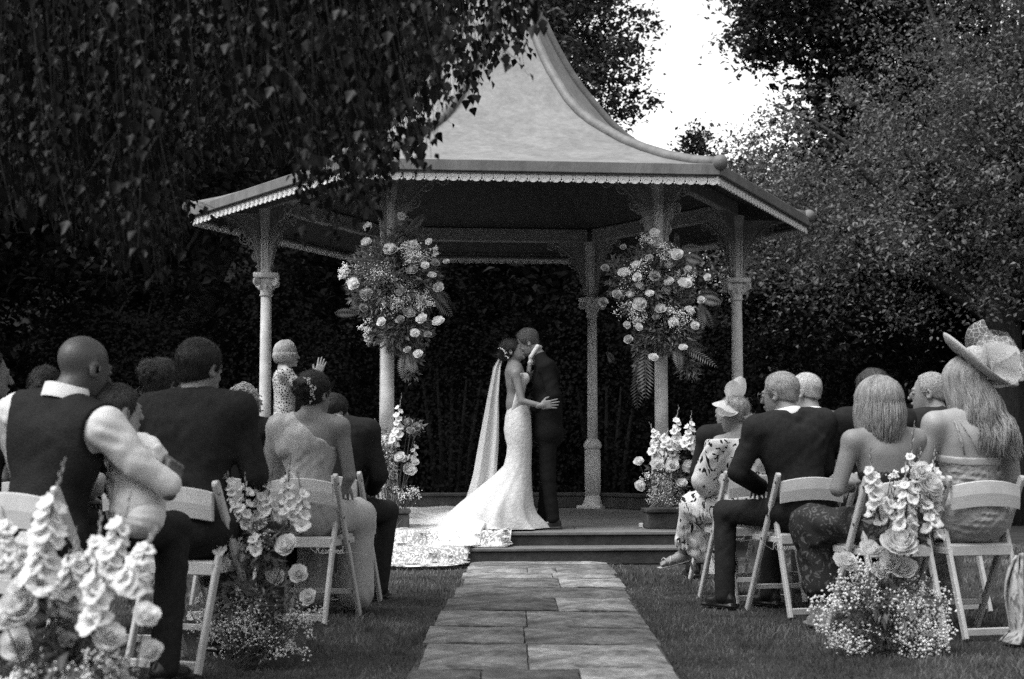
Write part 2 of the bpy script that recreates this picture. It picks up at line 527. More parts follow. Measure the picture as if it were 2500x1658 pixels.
G = root('bandstand', 'hexagonal iron bandstand with flared pale roof, scalloped eaves and slender columns', 'bandstand', (GX, GY, 0), GTH)
def hexpt(r, i): a = radians(-60 + 60 * i); return np.array([r * cos(a), r * sin(a)])   # i=0 front right, going anticlockwise
HIP = [(3.44, 3.625), (3.1, 3.70), (2.75, 3.80), (2.4, 3.93), (2.08, 4.07), (1.78, 4.23), (1.55, 4.36), (1.35, 4.50), (1.16, 4.67), (.99, 4.87), (.86, 5.03), (.754, 5.18), (.62, 5.40), (.48, 5.68), (.34, 6.02), (.22, 6.38), (.13, 6.72)]
for i in range(6):
    V = []; n = 12
    for r, z in HIP:
        a, b = hexpt(r, i), hexpt(r, i + 1)
        for t in np.linspace(0, 1, n + 1): p = a + (b - a) * t; V.append([p[0], p[1], z - .01])
    K = len(HIP)
    F = [[k * (n + 1) + j, k * (n + 1) + j + 1, (k + 1) * (n + 1) + j + 1, (k + 1) * (n + 1) + j] for k in range(K - 1) for j in range(n)]
    put('roof_panel', mesh_from(np.array(V), F, 'roof_panel', True), roof_m, G)
    V2 = np.array(V); V2[:, 2] -= .06
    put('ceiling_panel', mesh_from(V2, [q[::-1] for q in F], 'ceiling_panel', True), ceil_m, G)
    hp = [np.array([*hexpt(r, i), z + .012]) for r, z in HIP]
    hr = MB().tube(hp, .052, 8).put('hip_roll', lead_m, G, True)
    b = MB(); p = hexpt(3.46, i); b.ball((p[0], p[1], 3.635), .075, 12, 8); b.put('roll_end', lead_m, hr, True)
    # fascia board and scalloped valance along this side
    a, c = hexpt(3.44, i), hexpt(3.44, i + 1)
    d = (c - a) / np.linalg.norm(c - a); nrm = np.array([d[1], -d[0]]); L = np.linalg.norm(c - a)
    ang = atan2(d[1], d[0]); mid = (a + c) / 2
    fa = MB()
    fa.bevbox((*(mid + nrm * .01), 3.568), (L / 2 + .006, .022, .052), .006, rotz(ang))
    fa.bevbox((*(mid - nrm * .012), 3.508), (L / 2 - .02, .016, .0125), .004, rotz(ang))
    fa.put('fascia', fascia_m, G)
    va = MB().box((*(mid - nrm * .02), 3.482), (L / 2 - .03, .005, .010), rotz(ang)).put('valance', scal_m, G)
    if i == 0:
        s = MB(); N = 8
        w = .0485
        pts = [[-w, 0, .036]] + [[-w, 0, -.012]] + [[-w * .93 * cos(pi * t / N), 0, -.012 - .034 * sin(pi * t / N)] for t in range(N + 1)] + [[w, 0, -.012], [w, 0, .036]]
        k = len(pts)
        V = np.array([[x, -.006, z] for x, y, z in pts] + [[x, .006, z] for x, y, z in pts])
        s.add(V, [list(range(k)), list(range(2 * k - 1, k - 1, -1))] + [[(q + 1) % k, q, q + k, (q + 1) % k + k] for q in range(k)])
        s.tube([[w * .85 * cos(pi * t / N), -.009, -.030 + .056 * sin(pi * t / N)] for t in range(N + 1)], .0045, 5)
        s.tube([[w * .5 * cos(pi * t / N), -.009, -.030 + .030 * sin(pi * t / N)] for t in range(N + 1)], .003, 4)
        s.ball((-w, -.010, -.034), .009, 6, 4)
        scallop_me = s.mesh('scallop')
    NS = 33
    for q in range(NS):
        p = a + d * (L * (q + .5) / NS) - nrm * .012
        put('scallop', scallop_me, scal_m, va, loc=(p[0], p[1], 3.474), rot=(0, 0, ang))
fin = MB().lathe([(.15, 6.70), (.17, 6.76), (.10, 6.84), (.05, 6.92), (.09, 7.02), (.11, 7.10), (.07, 7.2), (.025, 7.28), (.02, 7.7), (.004, 7.95)], 16)
fin.put('finial', lead_m, G, True)

# beams between the columns, columns with pedestal, capital and openwork brackets
RC, CAPZ = 2.614, 2.91
for i in range(6):
    a, c = hexpt(RC, i), hexpt(RC, i + 1)
    d = (c - a) / np.linalg.norm(c - a); ang = atan2(d[1], d[0]); mid = (a + c) / 2
    MB().bevbox((mid[0], mid[1], 3.70), (np.linalg.norm(c - a) / 2 - .06, .05, .085), .01, rotz(ang)).put('beam', brk_m, G)
def bracket(length, rise):
    """openwork spandrel in the local xz plane: springs at x=0,z=0 and meets the beam at x=length,z=rise"""
    b = MB()
    A = [[length * (1 - cos(t)) , 0, rise * sin(t)] for t in np.linspace(0, pi / 2, 18)]
    A = np.array(A); A[:, 0] = .05 + A[:, 0]
    b.tube(A, .017, 6)
    b.tube([[.03, 0, 0], [.03, 0, rise]], .016, 6); b.tube([[.03, 0, rise], [length + .05, 0, rise]], .016, 6)
    for t in np.linspace(.12, 1.35, 11):
        x, z = .05 + length * (1 - cos(t)), rise * sin(t)
        nx, nz = cos(t) * rise, -sin(t) * length
        nn = sqrt(nx * nx + nz * nz); nx, nz = nx / nn, -abs(nz) / nn
        b.ball((x + nx * .024, 0, z + nz * .024), (.016, .012, .016), 6, 4)
        if int(t * 10) % 2 == 0: b.torus((x + nx * .034, 0, z + nz * .034), .016, .005, (0, 1, 0), 8, 4)
    for cx, cz, R_ in ((.13, rise - .13, .095), (.32, rise - .10, .072), (.10, rise - .33, .062), (.49, rise - .065, .045), (.085, rise - .47, .042), (.21, rise - .28, .055)):
        if cx + R_ > length: continue
        b.torus((cx, 0, cz), R_, .010, (0, 1, 0), 18, 5)
        b.torus((cx, 0, cz), R_ * .45, .008, (0, 1, 0), 12, 5)
        for k in range(4): 
            t = pi / 4 + k * pi / 2
            b.tube([[cx + R_ * .45 * cos(t), 0, cz + R_ * .45 * sin(t)], [cx + R_ * cos(t), 0, cz + R_ * sin(t)]], .007, 4)
    # thin web behind the scrolls
    k = len(A); V = [[x, sy, z] for sy in (-.006, .006) for x, _, z in A] + [[.03, sy, rise] for sy in (-.006, .006)]
    F = [[i, i + 1, 2 * k] for i in range(k - 1)] + [[k + i + 1, k + i, 2 * k + 1] for i in range(k - 1)]
    b.add(V, F)
    return b
br_side = bracket(.56, .80).mesh('bracket', True)
br_out = bracket(.50, .66).mesh('bracket', True)
shaft_me = MB().lathe([(.064, 1.12), (.064, 1.5), (.061, 2.2), (.058, 2.70)], 20).mesh('shaft', True)
ped = MB()
ped.lathe([(.135, .26), (.135, .30), (.118, .32), (.115, .36), (.098, .39), (.094, .43)], 8, ph=pi / 8)
ped.lathe([(.092, .42), (.090, 1.03)], 24); ped.lathe([(.098, 1.0), (.112, 1.03), (.115, 1.06), (.098, 1.085), (.09, 1.10), (.072, 1.125)], 20)
for k in range(12): ped.tube([[.092 * cos(k * pi / 6), .092 * sin(k * pi / 6), .45], [.091 * cos(k * pi / 6), .091 * sin(k * pi / 6), .98]], .009, 5)
ped_me = ped.mesh('pedestal', True)
cp = MB().lathe([(.066, 2.66), (.076, 2.675), (.066, 2.69), (.066, 2.74), (.085, 2.80), (.105, 2.85)], 16)
cp.bevbox((0, 0, 2.885), (.135, .135, .028), .008)
for sx in (-1, 1):
    for sy in (-1, 1):
        ax = (sx, -sy, 0)
        for R_, r in ((.038, .013), (.016, .012)): cp.torus((sx * .098, sy * .098, 2.815), R_, r, ax, 14, 6)
for k in range(8):
    t = k * pi / 4
    cp.ball((.078 * cos(t), .078 * sin(t), 2.765), (.018, .018, .035), 6, 5)
cap_me = cp.mesh('capital', True)
up = MB()
up.lathe([(.072, 2.91), (.062, 3.0), (.066, 3.3), (.082, 3.5), (.10, 3.62)], 8, ph=pi / 8)
for k in range(4):
    t = pi / 4 + k * pi / 2
    up.tube([[.066 * cos(t), .066 * sin(t), 2.92], [.078 * cos(t), .078 * sin(t), 3.6]], .014, 5)
up_me = up.mesh('upper_post')
plinth_me = MB().bevbox((0, 0, .275), (.16, .16, .022), .006).mesh('plinth')
for i in range(6):
    p = hexpt(RC, i)
    co = bpy.data.objects.new('column', shaft_me); COL.objects.link(co); shaft_me.materials.clear(); shaft_me.materials.append(iron_m)
    co.parent = G; co.location = (p[0], p[1], 0); co.rotation_euler = (0, 0, radians(-60 + 60 * i))
    for nm, me in (('pedestal', ped_me), ('capital', cap_me), ('upper_post', up_me), ('plinth', plinth_me)):
        put(nm, me, iron_m, co)
    put('bracket', br_out, brk_m, co, loc=(.03, 0, CAPZ + .0))
    for sgn in (120, -120): 
        t = radians(sgn)
        put('bracket', br_side, brk_m, co, loc=(.03 * cos(t), .03 * sin(t), CAPZ - .08), rot=(0, 0, t))

# platform, kerb, steps
MB().prism([hexpt(3.02, i) for i in range(6)], -.02, FLOOR - .035).put('platform_base', riser_m, G)
# floor of stone flags: boards of stone across the platform
rs = random.Random(5)
HP = [hexpt(3.05, i) for i in range(6)]
def hex_half(y, R_=3.05):
    ay = abs(y); h = R_ * sqrt(3) / 2
    return max(.0, R_ - ay / sqrt(3)) if ay < h else 0
ys = np.linspace(-3.05 * sqrt(3) / 2 + .002, 3.05 * sqrt(3) / 2 - .002, 12)
for k in range(11):
    y0, y1 = ys[k] + .005, ys[k + 1] - .005
    xl0, xl1 = hex_half(y0), hex_half(y1)
    n = rs.choice((4, 5, 5, 6)); cuts = [-1] + [(-1 + 2 * (j + 1) / n + rs.uniform(-.08, .08)) for j in range(n - 1)] + [1]
    for j in range(n):
        g = .004
        poly = [(xl0 * cuts[j] + g, y0), (xl0 * cuts[j + 1] - g, y0), (xl1 * cuts[j + 1] - g, y1), (xl1 * cuts[j] + g, y1)]
        zz = FLOOR + rs.uniform(-.002, .002)
        MB().prism(poly, FLOOR - .04, zz).put('flag', floor_m, G)
# kerb round the platform, open at the front centre
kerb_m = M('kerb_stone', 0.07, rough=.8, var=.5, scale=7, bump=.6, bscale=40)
for i in range(6):
    a, c = hexpt(2.86, i), hexpt(2.86, i + 1)
    d = (c - a) / np.linalg.norm(c - a); ang = atan2(d[1], d[0]); L = np.linalg.norm(c - a)
    segs = [(0.03, .5), (.505, .97)]
    if i == 5: segs = [(.02, .115), (.885, .985)]     # side from front left to front right
    for s0, s1 in segs:
        m_ = a + d * L * (s0 + s1) / 2
        kb = MB().bevbox((m_[0], m_[1], FLOOR + .075), (L * (s1 - s0) / 2, .12, .075), .012, rotz(ang))
        kb.bevbox((m_[0], m_[1], FLOOR + .17), (L * (s1 - s0) / 2 + .012, .145, .019), .008, rotz(ang))
        kb.put('kerb', kerb_m, G)
yf = -3.05 * sqrt(3) / 2
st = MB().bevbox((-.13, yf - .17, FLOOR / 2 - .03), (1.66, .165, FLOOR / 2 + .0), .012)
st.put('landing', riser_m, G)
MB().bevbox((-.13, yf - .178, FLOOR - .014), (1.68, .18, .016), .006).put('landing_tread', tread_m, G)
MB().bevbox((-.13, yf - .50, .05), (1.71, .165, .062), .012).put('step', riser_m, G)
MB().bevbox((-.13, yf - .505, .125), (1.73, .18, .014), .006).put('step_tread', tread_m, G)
# ------------------------------------------------------------------ trees
bark_m = M('bark', 0.03, rough=.9, var=.5, scale=14, bump=.9, bscale=40, stretch=(1, 1, .25))
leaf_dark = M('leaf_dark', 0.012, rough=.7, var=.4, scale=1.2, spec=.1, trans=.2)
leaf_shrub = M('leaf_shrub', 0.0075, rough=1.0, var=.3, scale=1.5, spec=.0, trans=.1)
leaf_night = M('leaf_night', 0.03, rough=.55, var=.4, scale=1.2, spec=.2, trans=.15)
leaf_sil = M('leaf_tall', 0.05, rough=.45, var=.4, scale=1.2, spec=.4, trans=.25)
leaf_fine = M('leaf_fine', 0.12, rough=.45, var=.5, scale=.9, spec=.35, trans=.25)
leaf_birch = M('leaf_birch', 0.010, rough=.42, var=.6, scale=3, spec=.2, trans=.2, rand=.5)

def tree(name, label, loc, crowns, nclus, nleaf, size, mat, trunk_r=.22, clus_r=.45, droop=.3, shell=.55, flat=.6, seed=1, group=None, tz=None, keep=None, limbs=24):
    """crowns: list of (centre, radii) relative to loc"""
    rng = np.random.default_rng(seed)
    t = root(name, label, 'tree', loc, 0, group)
    vol = np.array([np.prod(r) for c, r in crowns]) ** .7; vol = vol / vol.sum()
    C = []
    for (c, r), w in zip(crowns, vol):
        k = int(nclus * w) + 1
        d = rand_dirs(k, rng); rad = rng.random(k) ** (1 - shell) if shell < 1 else np.ones(k)
        rad = np.maximum(rad, rng.random(k) * .9)
        bum = 1 + .13 * np.sin(d[:, 0] * 5 + seed) * np.cos(d[:, 2] * 4 + seed) + .08 * rng.normal(size=k)
        C.append(np.asarray(c) + d * np.asarray(r) * (rad * bum)[:, None])
    C = np.concatenate(C)
    if keep is not None: C = C[keep(C + np.asarray(loc))]
    n = len(C) * nleaf
    ci = np.repeat(np.arange(len(C)), nleaf)
    cr = clus_r * rng.uniform(.5, 1.3, len(C))[ci]
    off = rng.normal(size=(n, 3)) * cr[:, None] * .55
    off[:, 2] *= flat
    off[:, 2] -= droop * (off[:, 0] ** 2 + off[:, 1] ** 2) / (clus_r + .01)
    P = C[ci] + off
    N = rand_dirs(n, rng); N[:, 2] = np.abs(N[:, 2]) + .35; N /= np.linalg.norm(N, axis=1)[:, None]
    T = rand_dirs(n, rng); T[:, 2] -= droop * 1.5; T -= N * (T * N).sum(1)[:, None]; T /= np.linalg.norm(T, axis=1)[:, None]
    s = size * rng.uniform(.6, 1.35, n)
    cr_o = put('crown', leaf_mesh(P, N, T, s, .6, .14, 'crown'), mat, t)
    # trunk and limbs
    b = MB()
    zc = np.mean([c[2] for c, r in crowns]) if tz is None else tz
    x = [[.12 * sin(q * 2.1 + seed) * q, .12 * cos(q * 1.7 + seed) * q, zc * q] for q in np.linspace(0, 1, 8)]
    b.tube(x, np.linspace(trunk_r * 1.25, trunk_r * .55, 8), 10)
    sel = rng.permutation(len(C))[:limbs]
    for i in sel:
        z0 = rng.uniform(.45, 1.0); s0 = np.array([.12 * sin(z0 * 2.1 + seed) * z0, .12 * cos(z0 * 1.7 + seed) * z0, zc * z0])
        e = C[i]; m_ = (s0 + e) / 2 + np.array([0, 0, .12 * np.linalg.norm(e - s0)])
        q = np.linspace(0, 1, 7)[:, None]
        path_ = (1 - q) ** 2 * s0 + 2 * q * (1 - q) * m_ + q * q * e + rng.normal(size=(7, 3)) * .02 * np.array([[0], [1], [1], [1], [1], [1], [0]])
        b.tube(path_, np.linspace(trunk_r * .28, .012, 7), 5)
    b.put('trunk', bark_m, t, True)
    return t

# tall tree standing against the sky behind the roof
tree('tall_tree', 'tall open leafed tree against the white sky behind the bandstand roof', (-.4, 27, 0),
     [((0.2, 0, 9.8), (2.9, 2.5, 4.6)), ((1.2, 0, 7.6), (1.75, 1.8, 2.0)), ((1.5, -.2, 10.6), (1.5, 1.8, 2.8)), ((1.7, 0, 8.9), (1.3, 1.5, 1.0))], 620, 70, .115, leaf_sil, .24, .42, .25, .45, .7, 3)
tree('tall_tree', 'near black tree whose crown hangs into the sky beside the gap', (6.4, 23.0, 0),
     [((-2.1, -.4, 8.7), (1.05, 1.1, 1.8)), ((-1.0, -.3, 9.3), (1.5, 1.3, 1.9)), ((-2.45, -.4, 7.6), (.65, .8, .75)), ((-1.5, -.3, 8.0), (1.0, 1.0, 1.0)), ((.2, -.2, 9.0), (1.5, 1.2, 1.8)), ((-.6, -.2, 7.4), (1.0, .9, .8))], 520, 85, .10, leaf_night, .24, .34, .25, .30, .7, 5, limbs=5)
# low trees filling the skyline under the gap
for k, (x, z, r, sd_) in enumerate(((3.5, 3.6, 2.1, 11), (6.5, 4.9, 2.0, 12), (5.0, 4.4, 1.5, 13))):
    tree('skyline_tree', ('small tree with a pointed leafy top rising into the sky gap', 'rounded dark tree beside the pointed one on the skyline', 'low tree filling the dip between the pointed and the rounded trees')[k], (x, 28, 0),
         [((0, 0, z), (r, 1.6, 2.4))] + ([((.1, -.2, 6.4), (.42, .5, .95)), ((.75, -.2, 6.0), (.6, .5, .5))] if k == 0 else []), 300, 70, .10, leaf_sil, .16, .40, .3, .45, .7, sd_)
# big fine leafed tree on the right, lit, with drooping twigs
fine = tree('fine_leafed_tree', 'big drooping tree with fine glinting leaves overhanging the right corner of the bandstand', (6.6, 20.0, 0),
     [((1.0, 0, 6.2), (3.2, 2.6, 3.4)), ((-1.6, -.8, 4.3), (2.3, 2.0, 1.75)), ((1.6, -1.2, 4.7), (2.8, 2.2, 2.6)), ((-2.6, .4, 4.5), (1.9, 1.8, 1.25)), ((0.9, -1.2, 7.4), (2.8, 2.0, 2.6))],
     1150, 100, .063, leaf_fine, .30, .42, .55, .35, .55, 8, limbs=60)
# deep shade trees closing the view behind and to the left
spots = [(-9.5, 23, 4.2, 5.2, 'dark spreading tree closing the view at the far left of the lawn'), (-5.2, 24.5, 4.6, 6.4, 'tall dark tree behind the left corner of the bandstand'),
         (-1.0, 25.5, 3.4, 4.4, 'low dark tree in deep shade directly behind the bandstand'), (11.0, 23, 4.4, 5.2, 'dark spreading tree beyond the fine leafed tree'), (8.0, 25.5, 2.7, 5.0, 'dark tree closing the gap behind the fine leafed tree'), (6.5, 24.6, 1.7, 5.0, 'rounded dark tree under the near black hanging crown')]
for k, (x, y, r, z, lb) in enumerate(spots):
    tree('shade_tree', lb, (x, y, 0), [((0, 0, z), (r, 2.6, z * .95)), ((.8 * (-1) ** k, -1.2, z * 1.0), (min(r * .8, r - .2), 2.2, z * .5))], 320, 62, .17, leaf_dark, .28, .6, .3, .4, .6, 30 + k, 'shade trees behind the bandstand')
# evergreen shrubs in the deep shade under the trees
for k, (x, y, h_) in enumerate(((-11.5, 20.5, 2.6), (-8.2, 20.8, 3.0), (-5.6, 21.2, 3.3), (-3.2, 21.6, 3.6), (-.9, 21.8, 3.7), (1.4, 21.6, 3.5), (3.6, 21.2, 3.1), (5.8, 20.9, 2.9), (8.2, 20.4, 2.8), (10.8, 20.0, 2.8))):
    rng = np.random.default_rng(200 + k)
    t = root('evergreen_shrub', ('broad', 'tall')[k % 2] + ' dark evergreen shrub ' + ('at the far left edge of the lawn', 'left of the bandstand under the trees', 'beside the left corner of the bandstand', 'behind the left columns of the bandstand', 'behind the kissing couple', 'behind the rear column of the bandstand', 'behind the right flower garland', 'beyond the right corner column', 'beyond the grey haired guests', 'beyond the guest in the wide hat')[k], 'shrub', (x, y, 0), 0, 'evergreen shrubs behind the bandstand')
    n = 14000
    d = rand_dirs(n, rng); d[:, 2] = np.abs(d[:, 2])
    lump = 1 + .16 * np.sin(d[:, 0] * 6 + k) * np.cos(d[:, 2] * 7 + k * 2) + .1 * np.sin(d[:, 1] * 9 + d[:, 0] * 5)
    P = d * np.array([1.75, 1.0, h_]) * (lump * (1 - .35 * rng.random(n) ** 2))[:, None]
    N = d + rand_dirs(n, rng) * .7; N /= np.linalg.norm(N, axis=1)[:, None]
    T = rand_dirs(n, rng); T -= N * (T * N).sum(1)[:, None]; T /= np.linalg.norm(T, axis=1)[:, None]
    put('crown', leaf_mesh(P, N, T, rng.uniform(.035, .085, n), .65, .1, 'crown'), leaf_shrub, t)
    b = MB()
    for j in range(5): b.tube([[.1 * j - .2, .2, 0], [.15 * j - .3, .25, h_ * .3], [.22 * j - .44, .3, h_ * .55]], [.06, .04, .015], 6)
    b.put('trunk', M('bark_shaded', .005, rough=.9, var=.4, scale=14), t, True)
# woodland behind everything: one unbroken dark mass
rng = np.random.default_rng(99)
def wood_top(x): return np.where(x < -1.5, 12.5, np.where(x < 2.0, 6.3, np.where(x < 8.5, 4.6, 9.5))) + .5 * np.sin(x * 1.3)
nx, nz = 90, 26
xs = np.linspace(-34, 34, nx)
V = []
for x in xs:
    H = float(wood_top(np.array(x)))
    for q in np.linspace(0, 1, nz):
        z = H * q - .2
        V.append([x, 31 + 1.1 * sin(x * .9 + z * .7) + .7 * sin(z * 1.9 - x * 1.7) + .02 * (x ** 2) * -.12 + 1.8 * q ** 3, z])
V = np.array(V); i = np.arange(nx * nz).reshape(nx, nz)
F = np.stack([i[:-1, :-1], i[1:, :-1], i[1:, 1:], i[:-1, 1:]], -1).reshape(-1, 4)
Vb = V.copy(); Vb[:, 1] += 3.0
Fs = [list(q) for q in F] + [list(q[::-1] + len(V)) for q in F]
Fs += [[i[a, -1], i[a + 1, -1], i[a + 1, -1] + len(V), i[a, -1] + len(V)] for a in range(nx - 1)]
nL = 42000
xx = rng.uniform(-34, 34, nL); q = rng.random(nL)
zz = wood_top(xx) * q * 1.03
yy = 31 + 1.1 * np.sin(xx * .9 + zz * .7) + .7 * np.sin(zz * 1.9 - xx * 1.7) - .0024 * xx ** 2 + 1.8 * q ** 3 - rng.random(nL) ** 2 * 1.3
P = np.stack([xx, yy, zz], 1)
N = rand_dirs(nL, rng); N[:, 1] -= .6; N[:, 2] += .4; N /= np.linalg.norm(N, axis=1)[:, None]
T = rand_dirs(nL, rng); T -= N * (T * N).sum(1)[:, None]; T /= np.linalg.norm(T, axis=1)[:, None]
lm = leaf_mesh(P, N, T, rng.uniform(.15, .36, nL), .6, .1)
lv = np.empty(len(lm.vertices) * 3, np.float32); lm.vertices.foreach_get('co', lv); lv = lv.reshape(-1, 3)
lf = np.empty(len(lm.loops), np.int32); lm.loops.foreach_get('vertex_index', lf)
base_n = 2 * len(V)
allF = Fs + [list(r + base_n) for r in lf.reshape(-1, 3)]
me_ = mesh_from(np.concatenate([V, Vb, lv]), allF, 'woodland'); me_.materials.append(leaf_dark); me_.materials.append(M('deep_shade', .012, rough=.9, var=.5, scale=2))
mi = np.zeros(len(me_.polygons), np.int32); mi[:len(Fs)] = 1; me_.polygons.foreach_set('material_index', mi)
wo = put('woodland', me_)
tag(wo, 'dense dark woodland behind the bandstand', 'woodland', kind='stuff')
bpy.data.meshes.remove(lm)

# unseen trees added at the sides and behind the camera to block low sky light
rng = np.random.default_rng(101)
nL = 26000
th = rng.uniform(radians(20), radians(340), nL) ; q = rng.random(nL)           # 0 = straight ahead, open there
Rr = 19 + 1.6 * np.sin(th * 9) - 1.2 * rng.random(nL) ** 2; H = 8 + 1.5 * np.sin(th * 7 + 1)
P = np.stack([Rr * np.sin(th), 4 + Rr * np.cos(th), H * q], 1)
ok = ~((P[:, 1] > 9) & (np.abs(P[:, 0]) < P[:, 1] * .40 + 1.5)); P = P[ok]; th = th[ok]; n = len(P)
Nn = rand_dirs(n, rng) - np.stack([np.sin(th), np.cos(th), np.zeros(n)], 1) * .8; Nn /= np.linalg.norm(Nn, axis=1)[:, None]
T = rand_dirs(n, rng); T -= Nn * (T * Nn).sum(1)[:, None]; T /= np.linalg.norm(T, axis=1)[:, None]
tag(put('sky_blocking_trees', leaf_mesh(P, Nn, T, rng.uniform(.35, .8, n), .7, .1, 'woodland'), leaf_dark), 'unseen trees added round the lawn to block low sky light', 'woodland', kind='stuff')

# ------------------------------------------------------------------ weeping birch hanging in from the upper left
def birch_leaf():
    """one heart shaped, slightly folded and toothed leaf, tip down (-z), with stalk"""
    L = .045
    out = [(0, 0), (.20, .02), (.38, .10), (.47, .24), (.42, .36), (.37, .40), (.30, .56), (.24, .60), (.15, .78), (.06, .90), (0, 1.06)]
    V = []; F = []
    for x, y in out: V.append([0, -.03 * y * y * L, -y * L])
    m = len(out)
    for sx in (1, -1):
        for x, y in out[1:-1]: V.append([sx * x * L, x * .35 * L - .03 * y * y * L, -y * L])
    for s_ in (0, 1):
        b = m + s_ * (m - 2)
        idx = [0] + [b + j for j in range(m - 2)] + [m - 1]
        for j in range(m - 1):
            q = [idx[j], idx[j + 1], j + 1, j]
            q = list(dict.fromkeys(q))
            F.append(q if s_ else q[::-1])
    st = MB().add(V, F)
    st.tube([[0, 0, 0], [.001, .002, .010], [0, .006, .020]], .0007, 3)
    return st
BL = birch_leaf(); blv = np.concatenate(BL.v); blf = BL.f
birch = root('weeping_birch', 'weeping birch whose leafy twigs hang in front of the bandstand roof', 'tree', (-4.6, 5.5, 0))
rng = np.random.default_rng(4)
b = MB()
tp = [[.1 * sin(q * 3), .1 * cos(q * 2), 8.5 * q] for q in np.linspace(0, 1, 10)]
b.tube(tp, np.linspace(.24, .1, 10), 12)
def curtain(px):
    """lowest photograph row the hanging twigs reach at a column"""
    xs_ = [-200, 60, 180, 290, 380, 455, 485, 560, 690, 740, 800, 880, 960, 1020, 1080, 1140, 1200, 1270, 1330, 1360]
    ys_ = [560, 560, 600, 650, 690, 660, 440, 425, 400, 500, 540, 560, 470, 400, 320, 250, 190, 130, 60, -60]
    return np.interp(px, xs_, ys_)
twigs = MB(); LP, LT, LN, LS = [], [], [], []
nst = 600
for k in range(nst):
    px = rng.uniform(-220, 1350)
    if px > 1000 and rng.random() < .25: px = rng.uniform(1000, 1340)
    Y = rng.uniform(5.0, 8.6)
    low = curtain(px) - abs(rng.normal()) * 130 + (rng.random() < .08) * rng.uniform(30, 130) + 22 * sin(px * .05)
    e = at(px, low, Y)
    ln = rng.uniform(.8, 1.8)
    sway = rng.normal(size=2) * .09
    top = np.array([e[0] - .12 + sway[0], Y + sway[1], e[2] + ln])
    q = np.linspace(0, 1, 9)[:, None]
    mid = np.array([top[0] + (e[0] - top[0]) * .2, top[1] + (Y - top[1]) * .2, e[2] + ln * .55])
    pth = (1 - q) ** 2 * top + 2 * q * (1 - q) * mid + q * q * e
    twigs.tube(pth, np.linspace(.0035, .0011, 9), 3, cap=False)
    nl = int(ln / .034)
    for j in range(nl):
        t = (j + rng.random()) / nl
        p = (1 - t) ** 2 * top + 2 * t * (1 - t) * mid + t * t * e
        a = rng.uniform(0, 2 * pi)
        outd = np.array([cos(a), sin(a), 0])
        LP.append(p + outd * .018 + np.array([0, 0, -.012])); LT.append(np.array([0, 0, -1.0]) + outd * rng.uniform(.1, .8) + rng.normal(size=3) * .18)
        LN.append(outd * 1.0 + np.array([0, 0, .5]) + rng.normal(size=3) * .5); LS.append(rng.uniform(.45, 1.25))
    if k % 3 == 0:   # side sprays
        for s_ in range(2):
            t = rng.uniform(.3, .9); p = ((1 - t) ** 2 * top + 2 * t * (1 - t) * mid + t * t * e)
            e2 = p + np.array([rng.normal() * .16, rng.normal() * .1, -rng.uniform(.1, .28)])
            twigs.tube([p, (p + e2) / 2 + np.array([0, 0, .02]), e2], [.0016, .0013, .0008], 3, cap=False)
            for j in range(6):
                u = (j + .7) / 6; pp = p + (e2 - p) * u; a = rng.uniform(0, 2 * pi); outd = np.array([cos(a), sin(a), 0])
                LP.append(pp + outd * .012); LT.append(np.array([0, 0, -1.0]) + outd * .4 + rng.normal(size=3) * .2); LN.append(outd + np.array([0, 0, .5]) + rng.normal(size=3) * .4); LS.append(rng.uniform(.6, 1.15))
LP, LT, LN, LS = map(np.array, (LP, LT, LN, LS))
def frames(LT, LN):
    Z = -LT / np.linalg.norm(LT, axis=1)[:, None]
    Yv = LN - Z * (LN * Z).sum(1)[:, None]; Yv /= np.linalg.norm(Yv, axis=1)[:, None] + 1e-9
    X = np.cross(Yv, Z)
    return np.stack([X, Yv, Z], 2)
FR = frames(LT, LN)
# the leaves seen largest against the bright roof are single leaves; the rest is one leafy mass
u = LP - np.array([0, 0, CAM_Z])
dep = u[:, 1] * cos(PITCH) + u[:, 2] * sin(PITCH)
pxs = 1250 + F_PX * u[:, 0] / dep; pys = 829 - F_PX * (-u[:, 1] * sin(PITCH) + u[:, 2] * cos(PITCH)) / dep
vis = np.where((pxs > 980) & (pxs < 1340) & (pys > 60) & (pys < 480))[0]
vis = vis[np.argsort(-(LS[vis] / dep[vis]))][:290]
single = np.zeros(len(LP), bool); single[vis] = True
leaf_me = mesh_from(blv, blf, 'leaf', True); leaf_me.materials.append(leaf_birch)
B0 = np.array(birch.location)
for i_ in vis:
    o = put('leaf', leaf_me, None, birch)
    m4 = Matrix([[*(FR[i_][r] * LS[i_]), LP[i_][r] - B0[r]] for r in range(3)] + [[0, 0, 0, 1]])
    o.matrix_local = m4
rest = np.where(~single)[0]
def bake(idx, v0, f0):
    V = np.einsum('nij,kj->nki', FR[idx] * LS[idx][:, None, None], v0) + LP[idx][:, None, :]
    k = len(v0)
    tri = []
    for f_ in f0:
        for j in range(1, len(f_) - 1): tri.append([f_[0], f_[j], f_[j + 1]])
    tri = np.array(tri)
    F = (tri[None] + (np.arange(len(idx)) * k)[:, None, None]).reshape(-1, 3)
    return V.reshape(-1, 3), F
lowv = .86 * np.array([[0, 0, .002], [.022, .008, -.017], [.013, .006, -.034], [0, -.002, -.055], [-.013, .006, -.034], [-.022, .008, -.017]])
lowf = [[0, 3, 2, 1], [0, 5, 4, 3]]
V, F = bake(rest, lowv, lowf)
cr_ = put('foliage', mesh_from(V - B0, F, 'foliage', True), leaf_birch, birch); cr_['kind'] = 'stuff'
tv = MB(); tv.v = [np.concatenate(twigs.v) - B0]; tv.f = twigs.f
tv.put('twig', bark_m, birch)
